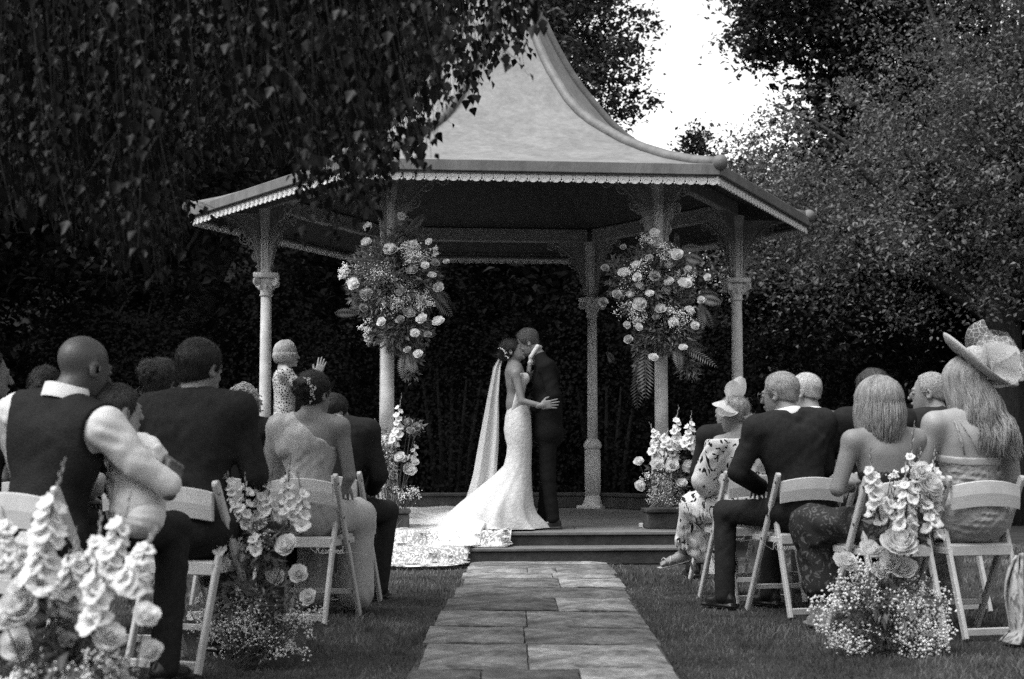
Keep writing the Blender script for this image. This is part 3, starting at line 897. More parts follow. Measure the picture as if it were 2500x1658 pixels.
# upper crown out of the picture, which shades the left of the lawn
n = 8000
c0 = np.array([[1.0, -1.0, 6.4], [1.9, 1.2, 6.8], [-1.5, 2.0, 6.6], [1.0, 3.0, 7.0]])
rr = np.array([[3.2, 3.0, 1.6], [2.6, 2.6, 1.3], [3.2, 3.2, 1.8], [3.4, 2.4, 1.4]])
w = rng.integers(0, 4, n)
P = c0[w] + rand_dirs(n, rng) * rr[w] * (rng.random(n) ** .4)[:, None]
N = rand_dirs(n, rng); N[:, 2] = np.abs(N[:, 2]) + .5; N /= np.linalg.norm(N, axis=1)[:, None]
T = rand_dirs(n, rng); T[:, 2] -= .8; T -= N * (T * N).sum(1)[:, None]; T /= np.linalg.norm(T, axis=1)[:, None]
put('crown', leaf_mesh(P, N, T, rng.uniform(.07, .13, n), .7, .12, 'crown'), leaf_birch, birch)
for k in range(26):
    e = c0[k % 4] + rng.normal(size=3) * rr[k % 4] * .5
    s0 = np.array([0, 0, rng.uniform(3.5, 7.5)]); q = np.linspace(0, 1, 7)[:, None]
    m_ = (s0 + e) / 2 + np.array([0, 0, .8])
    b.tube((1 - q) ** 2 * s0 + 2 * q * (1 - q) * m_ + q * q * e, np.linspace(.06, .012, 7), 5)
b.put('trunk', bark_m, birch, True)
# ------------------------------------------------------------------ white folding chairs
chair_m = M('white_resin', 0.56, rough=.5, var=.14, scale=7, spec=.4, bump=.1, bscale=120)
pad_m = M('seat_pad', 0.45, rough=.6, var=.1, scale=9)
def bar(mb, a, b, w, t, side=(1, 0, 0)):
    """flat bar from a to b, w wide across the bar, t thick along side; rounded ends"""
    a = np.asarray(a, float); b = np.asarray(b, float)
    d = b - a; L = np.linalg.norm(d); d = d / L
    s_ = np.asarray(side, float); s_ = s_ - d * (s_ @ d); s_ /= np.linalg.norm(s_)
    u = np.cross(d, s_)
    prof = [(-L / 2, -w / 2), (L / 2 - w * .35, -w / 2), (L / 2 - w * .1, -w * .38), (L / 2, -w * .15), (L / 2, w * .15), (L / 2 - w * .1, w * .38), (L / 2 - w * .35, w / 2), (-L / 2, w / 2)]
    c = (a + b) / 2; k = len(prof); V = []
    for sg, ins in ((-1, .75), (-.6, 1), (.6, 1), (1, .75)):
        for x, y in prof: V.append(c + d * x + u * y * ins + s_ * sg * t / 2)
    F = [list(range(k - 1, -1, -1)), [3 * k + i for i in range(k)]]
    for r in range(3):
        for i in range(k): F.append([r * k + i, r * k + (i + 1) % k, (r + 1) * k + (i + 1) % k, (r + 1) * k + i])
    mb.add(V, F)
def slat(z0, z1, arch, w=.205, y0=-.20, bow=.035, n=14, t=.018):
    V = []; 
    for i in range(n + 1):
        u = i / n * 2 - 1
        y = y0 - bow * (1 - u * u); zt = z1 + arch * (1 - u * u); zb = z0 + arch * .75 * (1 - u * u)
        V += [[u * w, y, zb], [u * w, y - .008, (zb + zt) / 2], [u * w, y - .004, zt - .004], [u * w, y + t / 2, zt], [u * w, y + t, zt - .004], [u * w, y + t, zb]]
    F = []
    for i in range(n):
        for j in range(6): F.append([i * 6 + j, (i + 1) * 6 + j, (i + 1) * 6 + (j + 1) % 6, i * 6 + (j + 1) % 6])
    F += [list(range(6)), [n * 6 + j for j in range(5, -1, -1)]]
    return MB().add(V, F)
bolt_m = M('bolt_steel', .18, rough=.4, metal=.7)
CH = {}
CH['bolt'] = MB().lathe([(.008, -.002), (.008, .002), (.005, .004)], 8, R=roty(pi / 2)).mesh('bolt')
m = MB(); bar(m, (0, .27, 0), (0, -.205, .855), .042, .026); CH['post'] = m.mesh('post')
m = MB(); bar(m, (0, -.27, 0), (0, -.055, .66), .040, .024); CH['rear_leg'] = m.mesh('rear_leg')
CH['back_slat'] = slat(.675, .805, .028).mesh('back_slat')
CH['seat'] = MB().bevbox((0, .06, .475), (.185, .20, .016), .010).mesh('seat')
m = MB(); m.bevbox((0, -.135, .455), (.182, .012, .030), .005); m.bevbox((-.19, .05, .452), (.010, .19, .018), .004); m.bevbox((.19, .05, .452), (.010, .19, .018), .004); CH['seat_rail'] = m.mesh('seat_rail')
CH['rear_stretcher'] = MB().bevbox((0, -.258, .035), (.17, .011, .020), .004).mesh('rear_stretcher')
CH['front_stretcher'] = MB().bevbox((0, .19, .145), (.205, .010, .016), .004).mesh('front_stretcher')
def chair(x, y, rz, label, dz=0):
    """rz: turn of the facing direction from +Y, anticlockwise"""
    t = root('folding_chair', label, 'chair', (x, y, dz), rz, 'white folding chairs on the lawn')
    for s_ in (-1, 1):
        put('post', CH['post'], chair_m, t, loc=(s_ * .222, 0, 0))
        put('rear_leg', CH['rear_leg'], chair_m, t, loc=(s_ * .186, 0, 0))
    for nm in ('back_slat', 'seat_rail', 'rear_stretcher', 'front_stretcher'): put(nm, CH[nm], chair_m, t)
    put('seat', CH['seat'], pad_m, t)
    for s_ in (-1, 1):
        for (yy, zz) in ((-.075, .60), (-.19, .80), (.02, .455)): put('bolt', CH['bolt'], bolt_m, t, loc=(s_ * .237, yy, zz))
    return t
# cursive wire sign "Reserved", drawn as strokes on a line
def script_strokes():
    S = []; x = 0
    def seg(pts): S.append([(x + a, b) for a, b in pts])
    seg([(0, 0), (.1, .7), (.2, 1.5), (.5, 1.65), (.75, 1.4), (.6, 1.0), (.2, .85), (.45, .7), (.7, .2), (1.0, 0), (1.2, .15)]); x = 1.15
    def e(): seg([(0, .1), (.35, .35), (.5, .62), (.32, .75), (.15, .5), (.2, .1), (.45, 0), (.7, .15)])
    def s_(): seg([(0, .1), (.3, .5), (.42, .75), (.45, .45), (.5, .15), (.3, 0), (.1, .08), (.5, .02), (.7, .15)])
    def r(): seg([(0, .1), (.2, .5), (.25, .72), (.45, .62), (.42, .3), (.5, .02), (.7, .15)])
    def v_(): seg([(0, .15), (.15, .7), (.3, .3), (.38, 0), (.55, .4), (.6, .72), (.8, .68)])
    def d(): seg([(.0, .5), (.55, .68), (.25, .72), (.08, .4), (.2, .02), (.5, .2), (.72, .8), (.8, 1.6), (.72, .6), (.8, .05), (1.05, .2)])
    for fn in (e, s_, e, r, v_, e, d):
        fn(); x += .72
    return S
def wire_sign(loc, rz, label, sc=.030, tilt=0.0):
    """a wire word with a twisted tie at each end, hung on a chair"""
    t = root('wire_sign', label, 'sign', loc, rz, 'reserved signs on the chairs')
    mb = MB()
    S = script_strokes(); pts = [p for q in S for p in q]
    P = np.array([[(a - 3) * sc, .0, b * sc * 1.05] for a, b in pts])
    q = []
    for i in range(len(P) - 1):
        a, b_, c, d = P[max(i - 1, 0)], P[i], P[i + 1], P[min(i + 2, len(P) - 1)]
        for u in (0, .33, .66):
            q.append(.5 * ((2 * b_) + (c - a) * u + (2 * a - 5 * b_ + 4 * c - d) * u * u + (3 * b_ - a - 3 * c + d) * u ** 3))
    q.append(P[-1]); q = np.array(q); q[:, 2] += q[:, 0] * tilt
    mb.tube(q, .0021, 5)
    mb.put('lettering', M('sign_wire', .55, rough=.4, metal=.2, spec=.6), t, True)
    w = MB(); w.tube([q[0], q[0] + [-.03, .01, .02], q[0] + [-.06, .03, .05]], .001, 4); w.tube([q[-1], q[-1] + [.05, 0, .005], q[-1] + [.14, .01, -.01]], .001, 4)
    w.put('tie', M('tie_twine', .4, rough=.8), t)
    return t
# ------------------------------------------------------------------ flowers
petal_m = M('white_petal', 0.88, rough=.6, var=.05, scale=30, spec=.2, trans=.38, rand=.06)
petal_b = M('blush_petal', 0.5, rough=.6, var=.15, scale=30, spec=.2, trans=.28, rand=.2)
gyp_m = M('tiny_white_bloom', 0.85, rough=.7, var=.1, scale=20, spec=.1)
stem_m = M('green_stem', 0.06, rough=.5, var=.3, scale=20, spec=.4)
green_m = M('fern_green', 0.16, rough=.5, var=.5, scale=9, spec=.4, trans=.25)
def petal(mb, a0, w, r0, r1, z0, z1, curl, tilt=0.0, n=4, m=4, rough=.0, rs=None):
    V = []
    for j in range(m + 1):
        v = j / m
        r = r0 + (r1 - r0) * (v ** .5) + curl * max(0, v - .6) * 1.4
        z = z0 + (z1 - z0) * v ** 1.5 - abs(curl) * max(0, v - .7) * 1.0
        half = w * (.55 + .45 * sin(min(1, v * 1.3) * pi / 2)) * (1 if v < .99 else .72)
        for i in range(n + 1):
            u = i / n * 2 - 1
            a = a0 + u * half
            rr = r * (1 - .10 * u * u) + (rs.uniform(-1, 1) * rough if rs else 0)
            zz = z - .10 * (z1 - z0) * u * u * v + (rs.uniform(-1, 1) * rough if rs else 0)
            V.append([rr * cos(a), rr * sin(a), zz])
    F = [[j * (n + 1) + i, j * (n + 1) + i + 1, (j + 1) * (n + 1) + i + 1, (j + 1) * (n + 1) + i] for j in range(m) for i in range(n)]
    mb.add(V, F)
def rose_mesh(seed, full):
    rs = random.Random(seed); mb = MB()
    rings = [(2, .03, .10, .30, .90, 2.0, 0), (3, .05, .22, .22, .92, 1.35, .0), (3, .07, .35, .15, .92, 1.35, .02), (4, .10, .48, .08, .88, 1.0, .04), (4, .12, .62, .0, .80, 1.0, .10), (5, .14, .76, -.05, .68, .82, .2), (5, .16, .86, -.10, .48, .82, .32)]
    if full: rings = [(3, .03, .12, .25, .88, 1.3, 0), (4, .05, .24, .2, .90, 1.0, .02), (5, .06, .36, .15, .88, .8, .03), (6, .08, .48, .08, .82, .68, .05), (7, .10, .62, .02, .72, .58, .08), (8, .12, .76, -.04, .56, .5, .14), (9, .14, .88, -.1, .32, .46, .2)]
    for q, (k, r0, r1, z0, z1, w, c) in enumerate(rings):
        for i in range(k): petal(mb, 2 * pi * i / k + q * .7 + rs.uniform(-.2, .2), w * rs.uniform(.9, 1.15), r0, r1 * rs.uniform(.9, 1.08), z0, z1 * rs.uniform(.88, 1.1), c, n=3, m=4, rough=.018, rs=rs)
    mb.ball((0, 0, .1), (.16, .16, .34), 6, 5)
    mb.lathe([(.03, -.35), (.05, -.2), (.18, -.1), (.22, 0)], 6)
    return mb.mesh('rose', True)
ROSES = [rose_mesh(1, False), rose_mesh(2, False), rose_mesh(3, True)]
ROSES_B = [me.copy() for me in ROSES]
for me in ROSES: me.materials.append(petal_m)
for me in ROSES_B: me.materials.append(petal_b)
def glad_mesh(seed):
    rs = random.Random(seed); mb = MB()
    for i in range(6):
        a = 2 * pi * i / 6 + rs.uniform(-.15, .15); inner = i % 2
        V = []; n, m_ = 3, 5
        for j in range(m_ + 1):
            v = j / m_
            r = .08 + .88 * v ** 1.7 * (1 if inner else .88); z = .0 + 1.15 * v ** .8 - .75 * max(0, v - .62)
            hw = (.10 + .40 * sin(v * pi * .80 + .12)) * (1 if v < 1 else .45)
            for q in range(n + 1):
                u = q / n * 2 - 1
                x, y = r, u * hw
                V.append([x * cos(a) - y * sin(a), x * sin(a) + y * cos(a), z - .10 * u * u + rs.uniform(-.06, .06) * (.4 + v) + .07 * sin(9 * u + 7 * v + i)])
        mb.add(V, [[j * (n + 1) + q, j * (n + 1) + q + 1, (j + 1) * (n + 1) + q + 1, (j + 1) * (n + 1) + q] for j in range(m_) for q in range(n)])
    mb.lathe([(.04, -.35), (.09, -.1), (.13, .2)], 6)
    for i in range(3): mb.tube([[0, 0, .1], [.05 * cos(i * 2.1), .05 * sin(i * 2.1), .6]], .02, 3)
    me = mb.mesh('bloom', True); me.materials.append(petal_m); return me
GLADS = [glad_mesh(s_) for s_ in (1, 2, 3)]
b_ = MB().lathe([(.0, -.5), (.12, -.3), (.16, .1), (.08, .5), (.0, .7)], 6); BUD = b_.mesh('bud', True); BUD.materials.append(M('green_white_bud', .38, rough=.55, rand=.3))
def aim(d, spin=0.0):
    return Vector(d).to_track_quat('Z', 'Y').to_matrix().to_4x4() @ Matrix.Rotation(spin, 4, 'Z')
def place(name, me, parent, p, d, s_, spin=0.0, **k):
    o = put(name, me, None, parent)
    o.matrix_local = Matrix.Translation(Vector(p)) @ aim(d, spin) @ Matrix.Scale(s_, 4)
    return o
OCT = np.array([[1, 0, 0], [-1, 0, 0], [0, 1, 0], [0, -1, 0], [0, 0, 1], [0, 0, -1]], float)
OCTF = np.array([[0, 2, 4], [2, 1, 4], [1, 3, 4], [3, 0, 4], [2, 0, 5], [1, 2, 5], [3, 1, 5], [0, 3, 5]])
def gyp(parent, clouds, base, size, seed, name='baby_breath'):
    """clouds of tiny blooms: (centre, radii, n); twigs back towards the base"""
    rng = np.random.default_rng(seed); P = []
    st = MB()
    for c, r, n in clouds:
        c = np.asarray(c, float)
        k = max(4, n // 14)
        sub = c + rand_dirs(k, rng) * np.asarray(r) * (rng.random(k) ** .45)[:, None]
        w = rng.integers(0, k, n)
        P.append(sub[w] + rng.normal(size=(n, 3)) * np.mean(r) * .16)
        for s_ in sub:
            q = np.asarray(base) + rng.normal(size=3) * np.array([.04, .04, 0])
            st.tube([q, (q + s_) / 2 + rng.normal(size=3) * .02, s_], [.0022, .0016, .0009], 3, cap=False)
    P = np.concatenate(P); n = len(P)
    s_ = size * rng.uniform(.55, 1.25, n)
    V = (OCT[None] * s_[:, None, None] * rng.uniform(.7, 1.2, (n, 6, 1)) + P[:, None]).reshape(-1, 3)
    F = (OCTF[None] + (np.arange(n) * 6)[:, None, None]).reshape(-1, 3)
    o = put(name, mesh_from(V, F, name, True), gyp_m, parent); o['kind'] = 'stuff'
    tag(st.put('gypsophila_stems', stem_m, parent), kind='stuff')
def greens(parent, clouds, size, seed, mat=None, name='foliage', droop=.4, wid=.35):
    rng = np.random.default_rng(seed); P = []; out = []
    for c, r, n in clouds:
        c = np.asarray(c, float); d = rand_dirs(n, rng); q = d * np.asarray(r) * (rng.random(n) ** .5)[:, None]
        P.append(c + q); out.append(d)
    P = np.concatenate(P); d = np.concatenate(out); n = len(P)
    T = d + rand_dirs(n, rng) * .7; T[:, 2] += .3 - droop; T /= np.linalg.norm(T, axis=1)[:, None]
    N = rand_dirs(n, rng); N -= T * (N * T).sum(1)[:, None]; N /= np.linalg.norm(N, axis=1)[:, None]
    o = put(name, leaf_mesh(P, N, T, size * rng.uniform(.5, 1.4, n), wid, .1, name), mat or green_m, parent); o['kind'] = 'stuff'
def fern(parent, base, tip, width, n=16, sag=.0):
    base = np.asarray(base, float); tip = np.asarray(tip, float)
    q = np.linspace(0, 1, n)[:, None]
    ax = base + (tip - base) * q + np.array([0, 0, 1]) * (sag * q * (1 - q) * 4)
    mb = MB(); mb.tube(ax, np.linspace(.003, .0008, n), 3, cap=False)
    T = np.gradient(ax, axis=0); T /= np.linalg.norm(T, axis=1)[:, None]
    side = np.cross(T, np.array([.2, -1, .15])); side /= np.linalg.norm(side, axis=1)[:, None]
    for i in range(1, n - 1):
        L = width * sin(pi * (.12 + .88 * i / n)) 
        for s_ in (-1, 1):
            e = ax[i] + side[i] * s_ * L + T[i] * L * .5 - np.array([0, 0, L * .25])
            w = T[i] * L * .13
            mb.add([ax[i], (ax[i] + e) / 2 + w, e, (ax[i] + e) / 2 - w], [[0, 1, 2, 3]])
    mb.put('fern_frond', green_m, parent)
def gladiolus(parent, foot, tip, n, size, seed, face=(0, -1, .1), start=.35):
    n = int(n * 1.35)
    """stem with blooms up one side and buds at the tip; blooms are its sub-parts"""
    rs = random.Random(seed)
    foot = np.asarray(foot, float); tip = np.asarray(tip, float); d = tip - foot
    mb = MB(); bend = np.array([rs.uniform(-.02, .02), rs.uniform(-.02, .02), 0])
    q = [foot + d * t + bend * sin(pi * t) for t in np.linspace(0, 1, 7)]
    mb.tube(q, np.linspace(.006, .0025, 7), 5)
    st = mb.put('gladiolus', stem_m, parent, True)
    dn = d / np.linalg.norm(d)
    for k in range(n):
        t = start + (1 - start) * k / (n - 1) * .99
        p = foot + d * t + bend * sin(pi * t)
        az = (-1) ** k * rs.uniform(.1, 1.25)
        f = np.asarray(face, float); f = rotz(az) @ f
        dirv = f * .9 + dn * (.25 + .5 * t) + np.array([0, 0, .1])
        u = (t - start) / (1 - start)
        if u < .66: place('bloom', rs.choice(GLADS), st, p + dirv * size * .25, dirv, size * (1.12 - .75 * u) * rs.uniform(.7, 1.15), rs.uniform(0, 6))
        else: place('bud', BUD, st, p + dirv * size * .12, dirv * .4 + dn, size * (.75 - .45 * (u - .66) / .34), 0)
def rose(parent, p, d, r, seed, blush=False, stem_to=None):
    rs = random.Random(seed)
    ms = ROSES_B if blush else ROSES
    o = place('rose', ms[seed % 3], parent, p, d, r, rs.uniform(0, 6))
    return o
def stems(parent, base, tips, seed):
    rng = np.random.default_rng(seed); mb = MB()
    for t in tips:
        t = np.asarray(t); b0 = np.asarray(base) + rng.normal(size=3) * np.array([.05, .04, 0])
        mb.tube([b0, (b0 + t) / 2 + rng.normal(size=3) * .015, t], [.004, .003, .0025], 4, cap=False)
    tag(mb.put('stems', stem_m, parent), kind='stuff')

def arrangement(name, label, base, Y, roses, glads, gyps, grn, K, seed, cat='flowers', group=None, gsize=.005, leaf=.05, spread=.07, vase=True, conv=None, bsize=.05, ferns=(), out=0.0):
    """roses (px,py,r_px[,blush]); glads (foot px,py, tip px,py, n); gyps/grn (px,py,rx_px,rz_px,n) in photograph pixels at depth Y"""
    s_ = F_PX / Y
    rng = random.Random(seed)
    base = np.asarray(base, float)
    t = root(name, label, cat, tuple(base), 0, group)
    def P(px, py, dy=0.0):
        q = conv(px, py) if conv else (px, py)
        return at(q[0], q[1], Y + dy) - base
    tips = []
    for i, r in enumerate(roses):
        dy = rng.uniform(-spread, spread * .4) - out; p = P(r[0], r[1], dy)
        d = np.array([rng.uniform(-.5, .5), -1, rng.uniform(.25, 1.2)]); d /= np.linalg.norm(d)
        rose(t, p, d, r[2] * K / s_, seed * 31 + i, len(r) > 3)
        tips.append(p - d * r[2] * K / s_ * .3)
    if vase: stems(t, (0, 0, .02), tips, seed)
    for i, g in enumerate(glads):
        dy = rng.uniform(-spread, spread * .6)
        gladiolus(t, P(g[0], g[1], dy), P(g[2], g[3], dy + rng.uniform(-.05, .05)), g[4], bsize, seed * 17 + i, start=(g[5] if len(g) > 5 else .12))
    if gyps: gyp(t, [(P(a, b_, rng.uniform(-.04, .04) - out * .8), (rx * K / s_, rx * K / s_ * .8, rz * K / s_), n * (3 if out else 1)) for a, b_, rx, rz, n in gyps], (0, 0, .03), gsize, seed)
    if grn: greens(t, [(P(a, b_, .02), (rx * K / s_, rx * K / s_ * .7, rz * K / s_), n) for a, b_, rx, rz, n in grn], leaf, seed + 5)
    for i, (a, b_, c, d, w) in enumerate(ferns): fern(t, P(a, b_, -.05), P(c, d, rng.uniform(-.3, .1)), w, sag=.02)
    return t
C1 = 1 / 1.827
def cv(ox, oy, sc): return lambda x, y: (ox + x / sc, oy + y / sc)
# beside the aisle, nearest: large, partly out of the picture
arrangement('aisle_flowers', 'large loose aisle arrangement of white gladioli and big roses beside the waistcoated man', (-1.22, 4.25, 0), 4.2,
    [(90, 1250, 92), (80, 1420, 80), (490, 1380, 72), (648, 1290, 62), (672, 1450, 58), (85, 1165, 50), (300, 1400, 40, 1), (20, 1300, 60)],
    [(170, 1240, 290, 590, 19), (260, 1330, 340, 900, 13), (390, 1330, 450, 830, 14), (395, 1250, 585, 730, 17), (575, 1230, 700, 895, 21), (-30, 1150, 10, 800, 14), (330, 1400, 310, 1000, 10), (440, 1420, 430, 1030, 9), (120, 1200, 150, 840, 10)],
    [(200, 1560, 170, 80, 420), (420, 1540, 180, 90, 420), (60, 1600, 120, 60, 200), (540, 1560, 80, 80, 120)],
    [(300, 1500, 260, 160, 260), (250, 1250, 160, 200, 90)], C1, 3, conv=cv(0, 800, 1.827), bsize=.041, gsize=.0055, spread=.10, leaf=.07)
arrangement('aisle_flowers', 'aisle arrangement of white gladioli, pale roses and gypsophila behind the one shouldered dress', (*at(600, 1575, 6.9)[:2], 0), 6.9,
    [(555, 1045, 58), (245, 1140, 48), (495, 1200, 50, 1), (605, 1180, 48), (655, 1290, 45), (175, 1225, 45, 1), (505, 1200, 42), (375, 1265, 30, 1), (305, 1240, 20), (130, 1140, 25, 1)],
    [(300, 950, 235, 600, 10), (260, 1000, 190, 740, 8), (330, 1000, 345, 650, 10), (420, 1000, 430, 580, 10), (470, 960, 490, 660, 9), (560, 960, 570, 600, 11), (615, 1000, 600, 690, 9), (230, 1100, 215, 880, 6), (320, 1130, 300, 950, 6), (390, 1100, 385, 960, 6)],
    [(250, 1400, 170, 110, 480), (420, 1420, 160, 110, 480), (620, 1400, 110, 90, 360), (420, 1030, 90, 70, 120), (540, 1480, 90, 50, 160), (130, 1350, 60, 100, 120), (350, 1530, 200, 50, 300), (520, 1550, 120, 40, 160)],
    [(380, 1300, 220, 240, 420), (420, 1020, 160, 160, 160)], 1 / 1.96, 4, conv=cv(420, 800, 1.96), bsize=.038, gsize=.0046, leaf=.06)
arrangement('aisle_flowers', 'full aisle arrangement of white gladioli over a cloud of gypsophila beside the bare backed guests', (*at(2170, 1590, 7.35)[:2], 0), 7.35,
    [(282, 1080, 56), (385, 1030, 48), (510, 1012, 80), (430, 1112, 42), (530, 1108, 56), (470, 1080, 45), (640, 760, 60), (600, 690, 40)],
    [(545, 1000, 575, 485, 14), (525, 1000, 530, 640, 12), (430, 900, 390, 600, 12), (640, 920, 660, 590, 14), (600, 900, 600, 600, 12), (465, 960, 470, 740, 8), (660, 1000, 640, 760, 8), (420, 930, 405, 700, 8)],
    [(560, 1250, 170, 120, 1000), (330, 1180, 150, 110, 520), (300, 1390, 130, 60, 420), (600, 1390, 130, 80, 700), (200, 1260, 60, 120, 160), (490, 690, 40, 60, 60), (520, 790, 30, 60, 60)],
    [(450, 1250, 230, 170, 420), (520, 900, 160, 160, 160)], 1 / 1.727, 5, conv=cv(1900, 750, 1.727), bsize=.044, gsize=.0074, leaf=.06)
# at the foot of the two front columns
arrangement('column_foot_flowers', 'modest arrangement of roses and greenery at the foot of the left garlanded column', (*at(960, 1250, 13.62)[:2], FLOOR), 13.62,
    [(250, 935, 46), (195, 855, 38), (215, 860, 30), (92, 1035, 28), (290, 885, 25), (160, 740, 25, 1), (245, 640, 30, 1), (290, 670, 32, 1), (260, 690, 32, 1), (60, 930, 24, 1)],
    [(180, 760, 205, 460, 9), (250, 900, 280, 740, 6), (45, 760, 40, 620, 6), (150, 800, 150, 650, 6)],
    [(90, 850, 60, 120, 160), (200, 1075, 110, 60, 260), (100, 1000, 60, 110, 160), (120, 720, 70, 60, 100), (280, 1080, 50, 30, 60)],
    [(110, 900, 90, 230, 520), (270, 660, 90, 70, 120)], 1 / 2.529, 6, conv=cv(900, 780, 2.529), bsize=.045, gsize=.006, leaf=.055, group=None)
arrangement('column_foot_flowers', 'bright arrangement of white gladioli and roses at the foot of the right garlanded column', (*at(1610, 1240, 13.55)[:2], FLOOR + .19), 13.62,
    [(1670, 880, 34), (1780, 895, 46), (1875, 900, 44), (1985, 912, 46), (1672, 1028, 38), (1932, 1015, 38), (1830, 800, 40), (1900, 780, 40), (1960, 780, 36)],
    [(1790, 830, 1735, 640, 9), (1760, 870, 1770, 690, 8), (1900, 830, 1915, 535, 12), (1960, 830, 1995, 570, 11), (1840, 820, 1850, 680, 8), (2000, 860, 2010, 690, 7), (1870, 880, 1880, 700, 7)],
    [(1720, 960, 60, 50, 110), (1800, 1090, 120, 50, 300), (1950, 1090, 80, 50, 200), (1850, 1010, 90, 60, 160)],
    [(1850, 960, 150, 150, 420)], 1 / 2.529, 7, conv=cv(900, 780, 2.529), bsize=.05, gsize=.006, leaf=.055)
# garlands tied to the front columns
arrangement('column_garland', 'round garland of roses and gypsophila tied to the left front column under the birch twigs', tuple(at(941, 690, 13.95)), 13.72,
    [(1595, 510, 32), (1365, 585, 35), (1355, 695, 40), (1520, 745, 55), (1680, 705, 32), (1790, 690, 28), (1830, 835, 33, 1), (1910, 830, 25, 1), (1760, 855, 32), (1670, 890, 46), (1810, 925, 34), (1270, 980, 48), (1350, 1055, 50),
     (1445, 990, 33, 1), (1855, 1010, 42), (1675, 1070, 33, 1), (1740, 1090, 30, 1), (1650, 1185, 50), (1740, 1225, 44), (1855, 1250, 46), (1690, 1325, 36), (1460, 1245, 38), (1715, 1470, 35), (1330, 1150, 34, 1), (1640, 1440, 30, 1), (1540, 930, 40, 1), (1600, 1040, 42, 1), (1590, 1230, 36, 1), (1780, 1335, 28, 1)],
    [], [(1200, 900, 50, 80, 90), (1420, 900, 150, 90, 220), (1640, 740, 90, 60, 150), (1700, 800, 100, 60, 150), (1750, 1100, 80, 80, 120), (1560, 1120, 130, 80, 160), (1360, 1290, 50, 90, 70), (1830, 760, 40, 40, 50), (1600, 980, 120, 60, 120)],
    [(1540, 960, 350, 340, 5200), (1600, 1300, 240, 180, 1300), (1660, 1480, 90, 200, 320), (1640, 640, 130, 120, 240)], 1 / 2.851, 8, conv=cv(420, 350, 2.851), vase=False, gsize=.0065, leaf=.06, spread=.10, out=.16,
    ferns=[(1300, 1190, 1130, 1185, .05), (1800, 1050, 1950, 1210, .06), (1800, 1000, 1950, 1120, .05), (1650, 1450, 1680, 1600, .06), (1620, 1450, 1600, 1640, .06), (1380, 1300, 1370, 1420, .04), (1640, 620, 1760, 500, .05)])
arrangement('column_garland', 'round garland of white roses with trailing fern tied to the right front column', tuple(at(1615, 720, 14.15)), 13.9,
    [(1040, 577, 34), (1068, 648, 36), (1005, 735, 32), (925, 780, 32), (845, 835, 42), (930, 855, 33), (943, 915, 32), (885, 970, 30), (1010, 962, 30), (945, 1030, 48), (1188, 715, 42), (1135, 785, 32), (1255, 808, 28), (1135, 885, 35),
     (1115, 940, 35), (1230, 905, 48), (1380, 855, 25), (1338, 1000, 28), (1262, 1068, 32), (1295, 1165, 30), (1080, 1060, 40), (1135, 1075, 34), (1160, 1145, 35), (860, 1160, 28), (935, 1175, 28), (875, 1255, 32, 1), (1030, 1370, 34), (1222, 1310, 30), (725, 800, 28, 1), (710, 1015, 34, 1), (840, 665, 22, 1), (800, 970, 34, 1), (1040, 850, 38, 1), (1060, 1110, 34, 1)],
    [], [(960, 880, 150, 150, 200), (1100, 700, 90, 60, 120), (900, 1080, 110, 80, 130), (1180, 1100, 120, 90, 140), (1000, 620, 90, 50, 90), (1240, 870, 80, 80, 90)],
    [(1040, 900, 270, 290, 4600), (1120, 1200, 230, 160, 1500), (950, 1330, 60, 260, 420), (1250, 1400, 100, 130, 200), (800, 860, 90, 160, 240)], 1 / 2.613, 9, conv=cv(1200, 350, 2.613), vase=False, gsize=.0065, leaf=.06, spread=.10, out=.16,
    ferns=[(1190, 700, 1175, 570, .04), (1200, 680, 1340, 670, .05), (1210, 720, 1350, 760, .06), (1240, 740, 1310, 850, .05), (1300, 970, 1450, 970, .05), (1310, 990, 1470, 1020, .06), (1320, 1020, 1410, 1180, .06), (1330, 1020, 1350, 1190, .05), (1200, 1280, 1380, 1320, .05), (1220, 1300, 1440, 1430, .05), (1180, 1300, 1200, 1450, .06), (960, 1300, 940, 1560, .08), (980, 1300, 985, 1640, .09), (940, 1400, 930, 1700, .08), (730, 1340, 780, 1400, .05)])
# ------------------------------------------------------------------ people: tools
skin_l = M('skin_fair', 0.34, rough=.5, var=.12, scale=18, spec=.35, bump=.12, bscale=160)
skin_t = M('skin_tan', 0.25, rough=.5, var=.14, scale=18, spec=.35, bump=.15, bscale=160)
skin_d = M('skin_deep', 0.10, rough=.40, var=.2, scale=20, spec=.45, bump=.2, bscale=160)
suit_b = M('black_suit', 0.026, rough=.85, var=.3, scale=40, spec=.1, bump=.15, bscale=300)
suit_n = M('navy_suit', 0.019, rough=.85, var=.3, scale=40, spec=.12, bump=.15, bscale=300)
shirt_m = M('white_shirt', 0.74, rough=.75, var=.06, scale=20, spec=.1, bump=.15, bscale=30)
shoe_m = M('black_leather', 0.015, rough=.25, var=.3, scale=20, spec=.6)
hair_k = M('hair_black', 0.017, rough=.42, var=.5, scale=60, spec=.4, bump=.8, bscale=180, stretch=(1, 1, .2))
hair_br = M('hair_brown', 0.045, rough=.42, var=.5, scale=60, spec=.45, bump=.8, bscale=180, stretch=(1, 1, .2))
hair_bl = M('hair_blond', 0.30, rough=.42, var=.5, scale=45, spec=.4, bump=.6, bscale=160, stretch=(1, 1, .15))
hair_gr = M('hair_grey', 0.34, rough=.55, var=.4, scale=70, spec=.3, bump=.9, bscale=200, stretch=(1, 1, .4))
hair_wh = M('hair_white', 0.50, rough=.55, var=.3, scale=70, spec=.3, bump=.9, bscale=200, stretch=(1, 1, .4))
metal_m = M('spectacle_metal', .12, rough=.3, metal=.6)
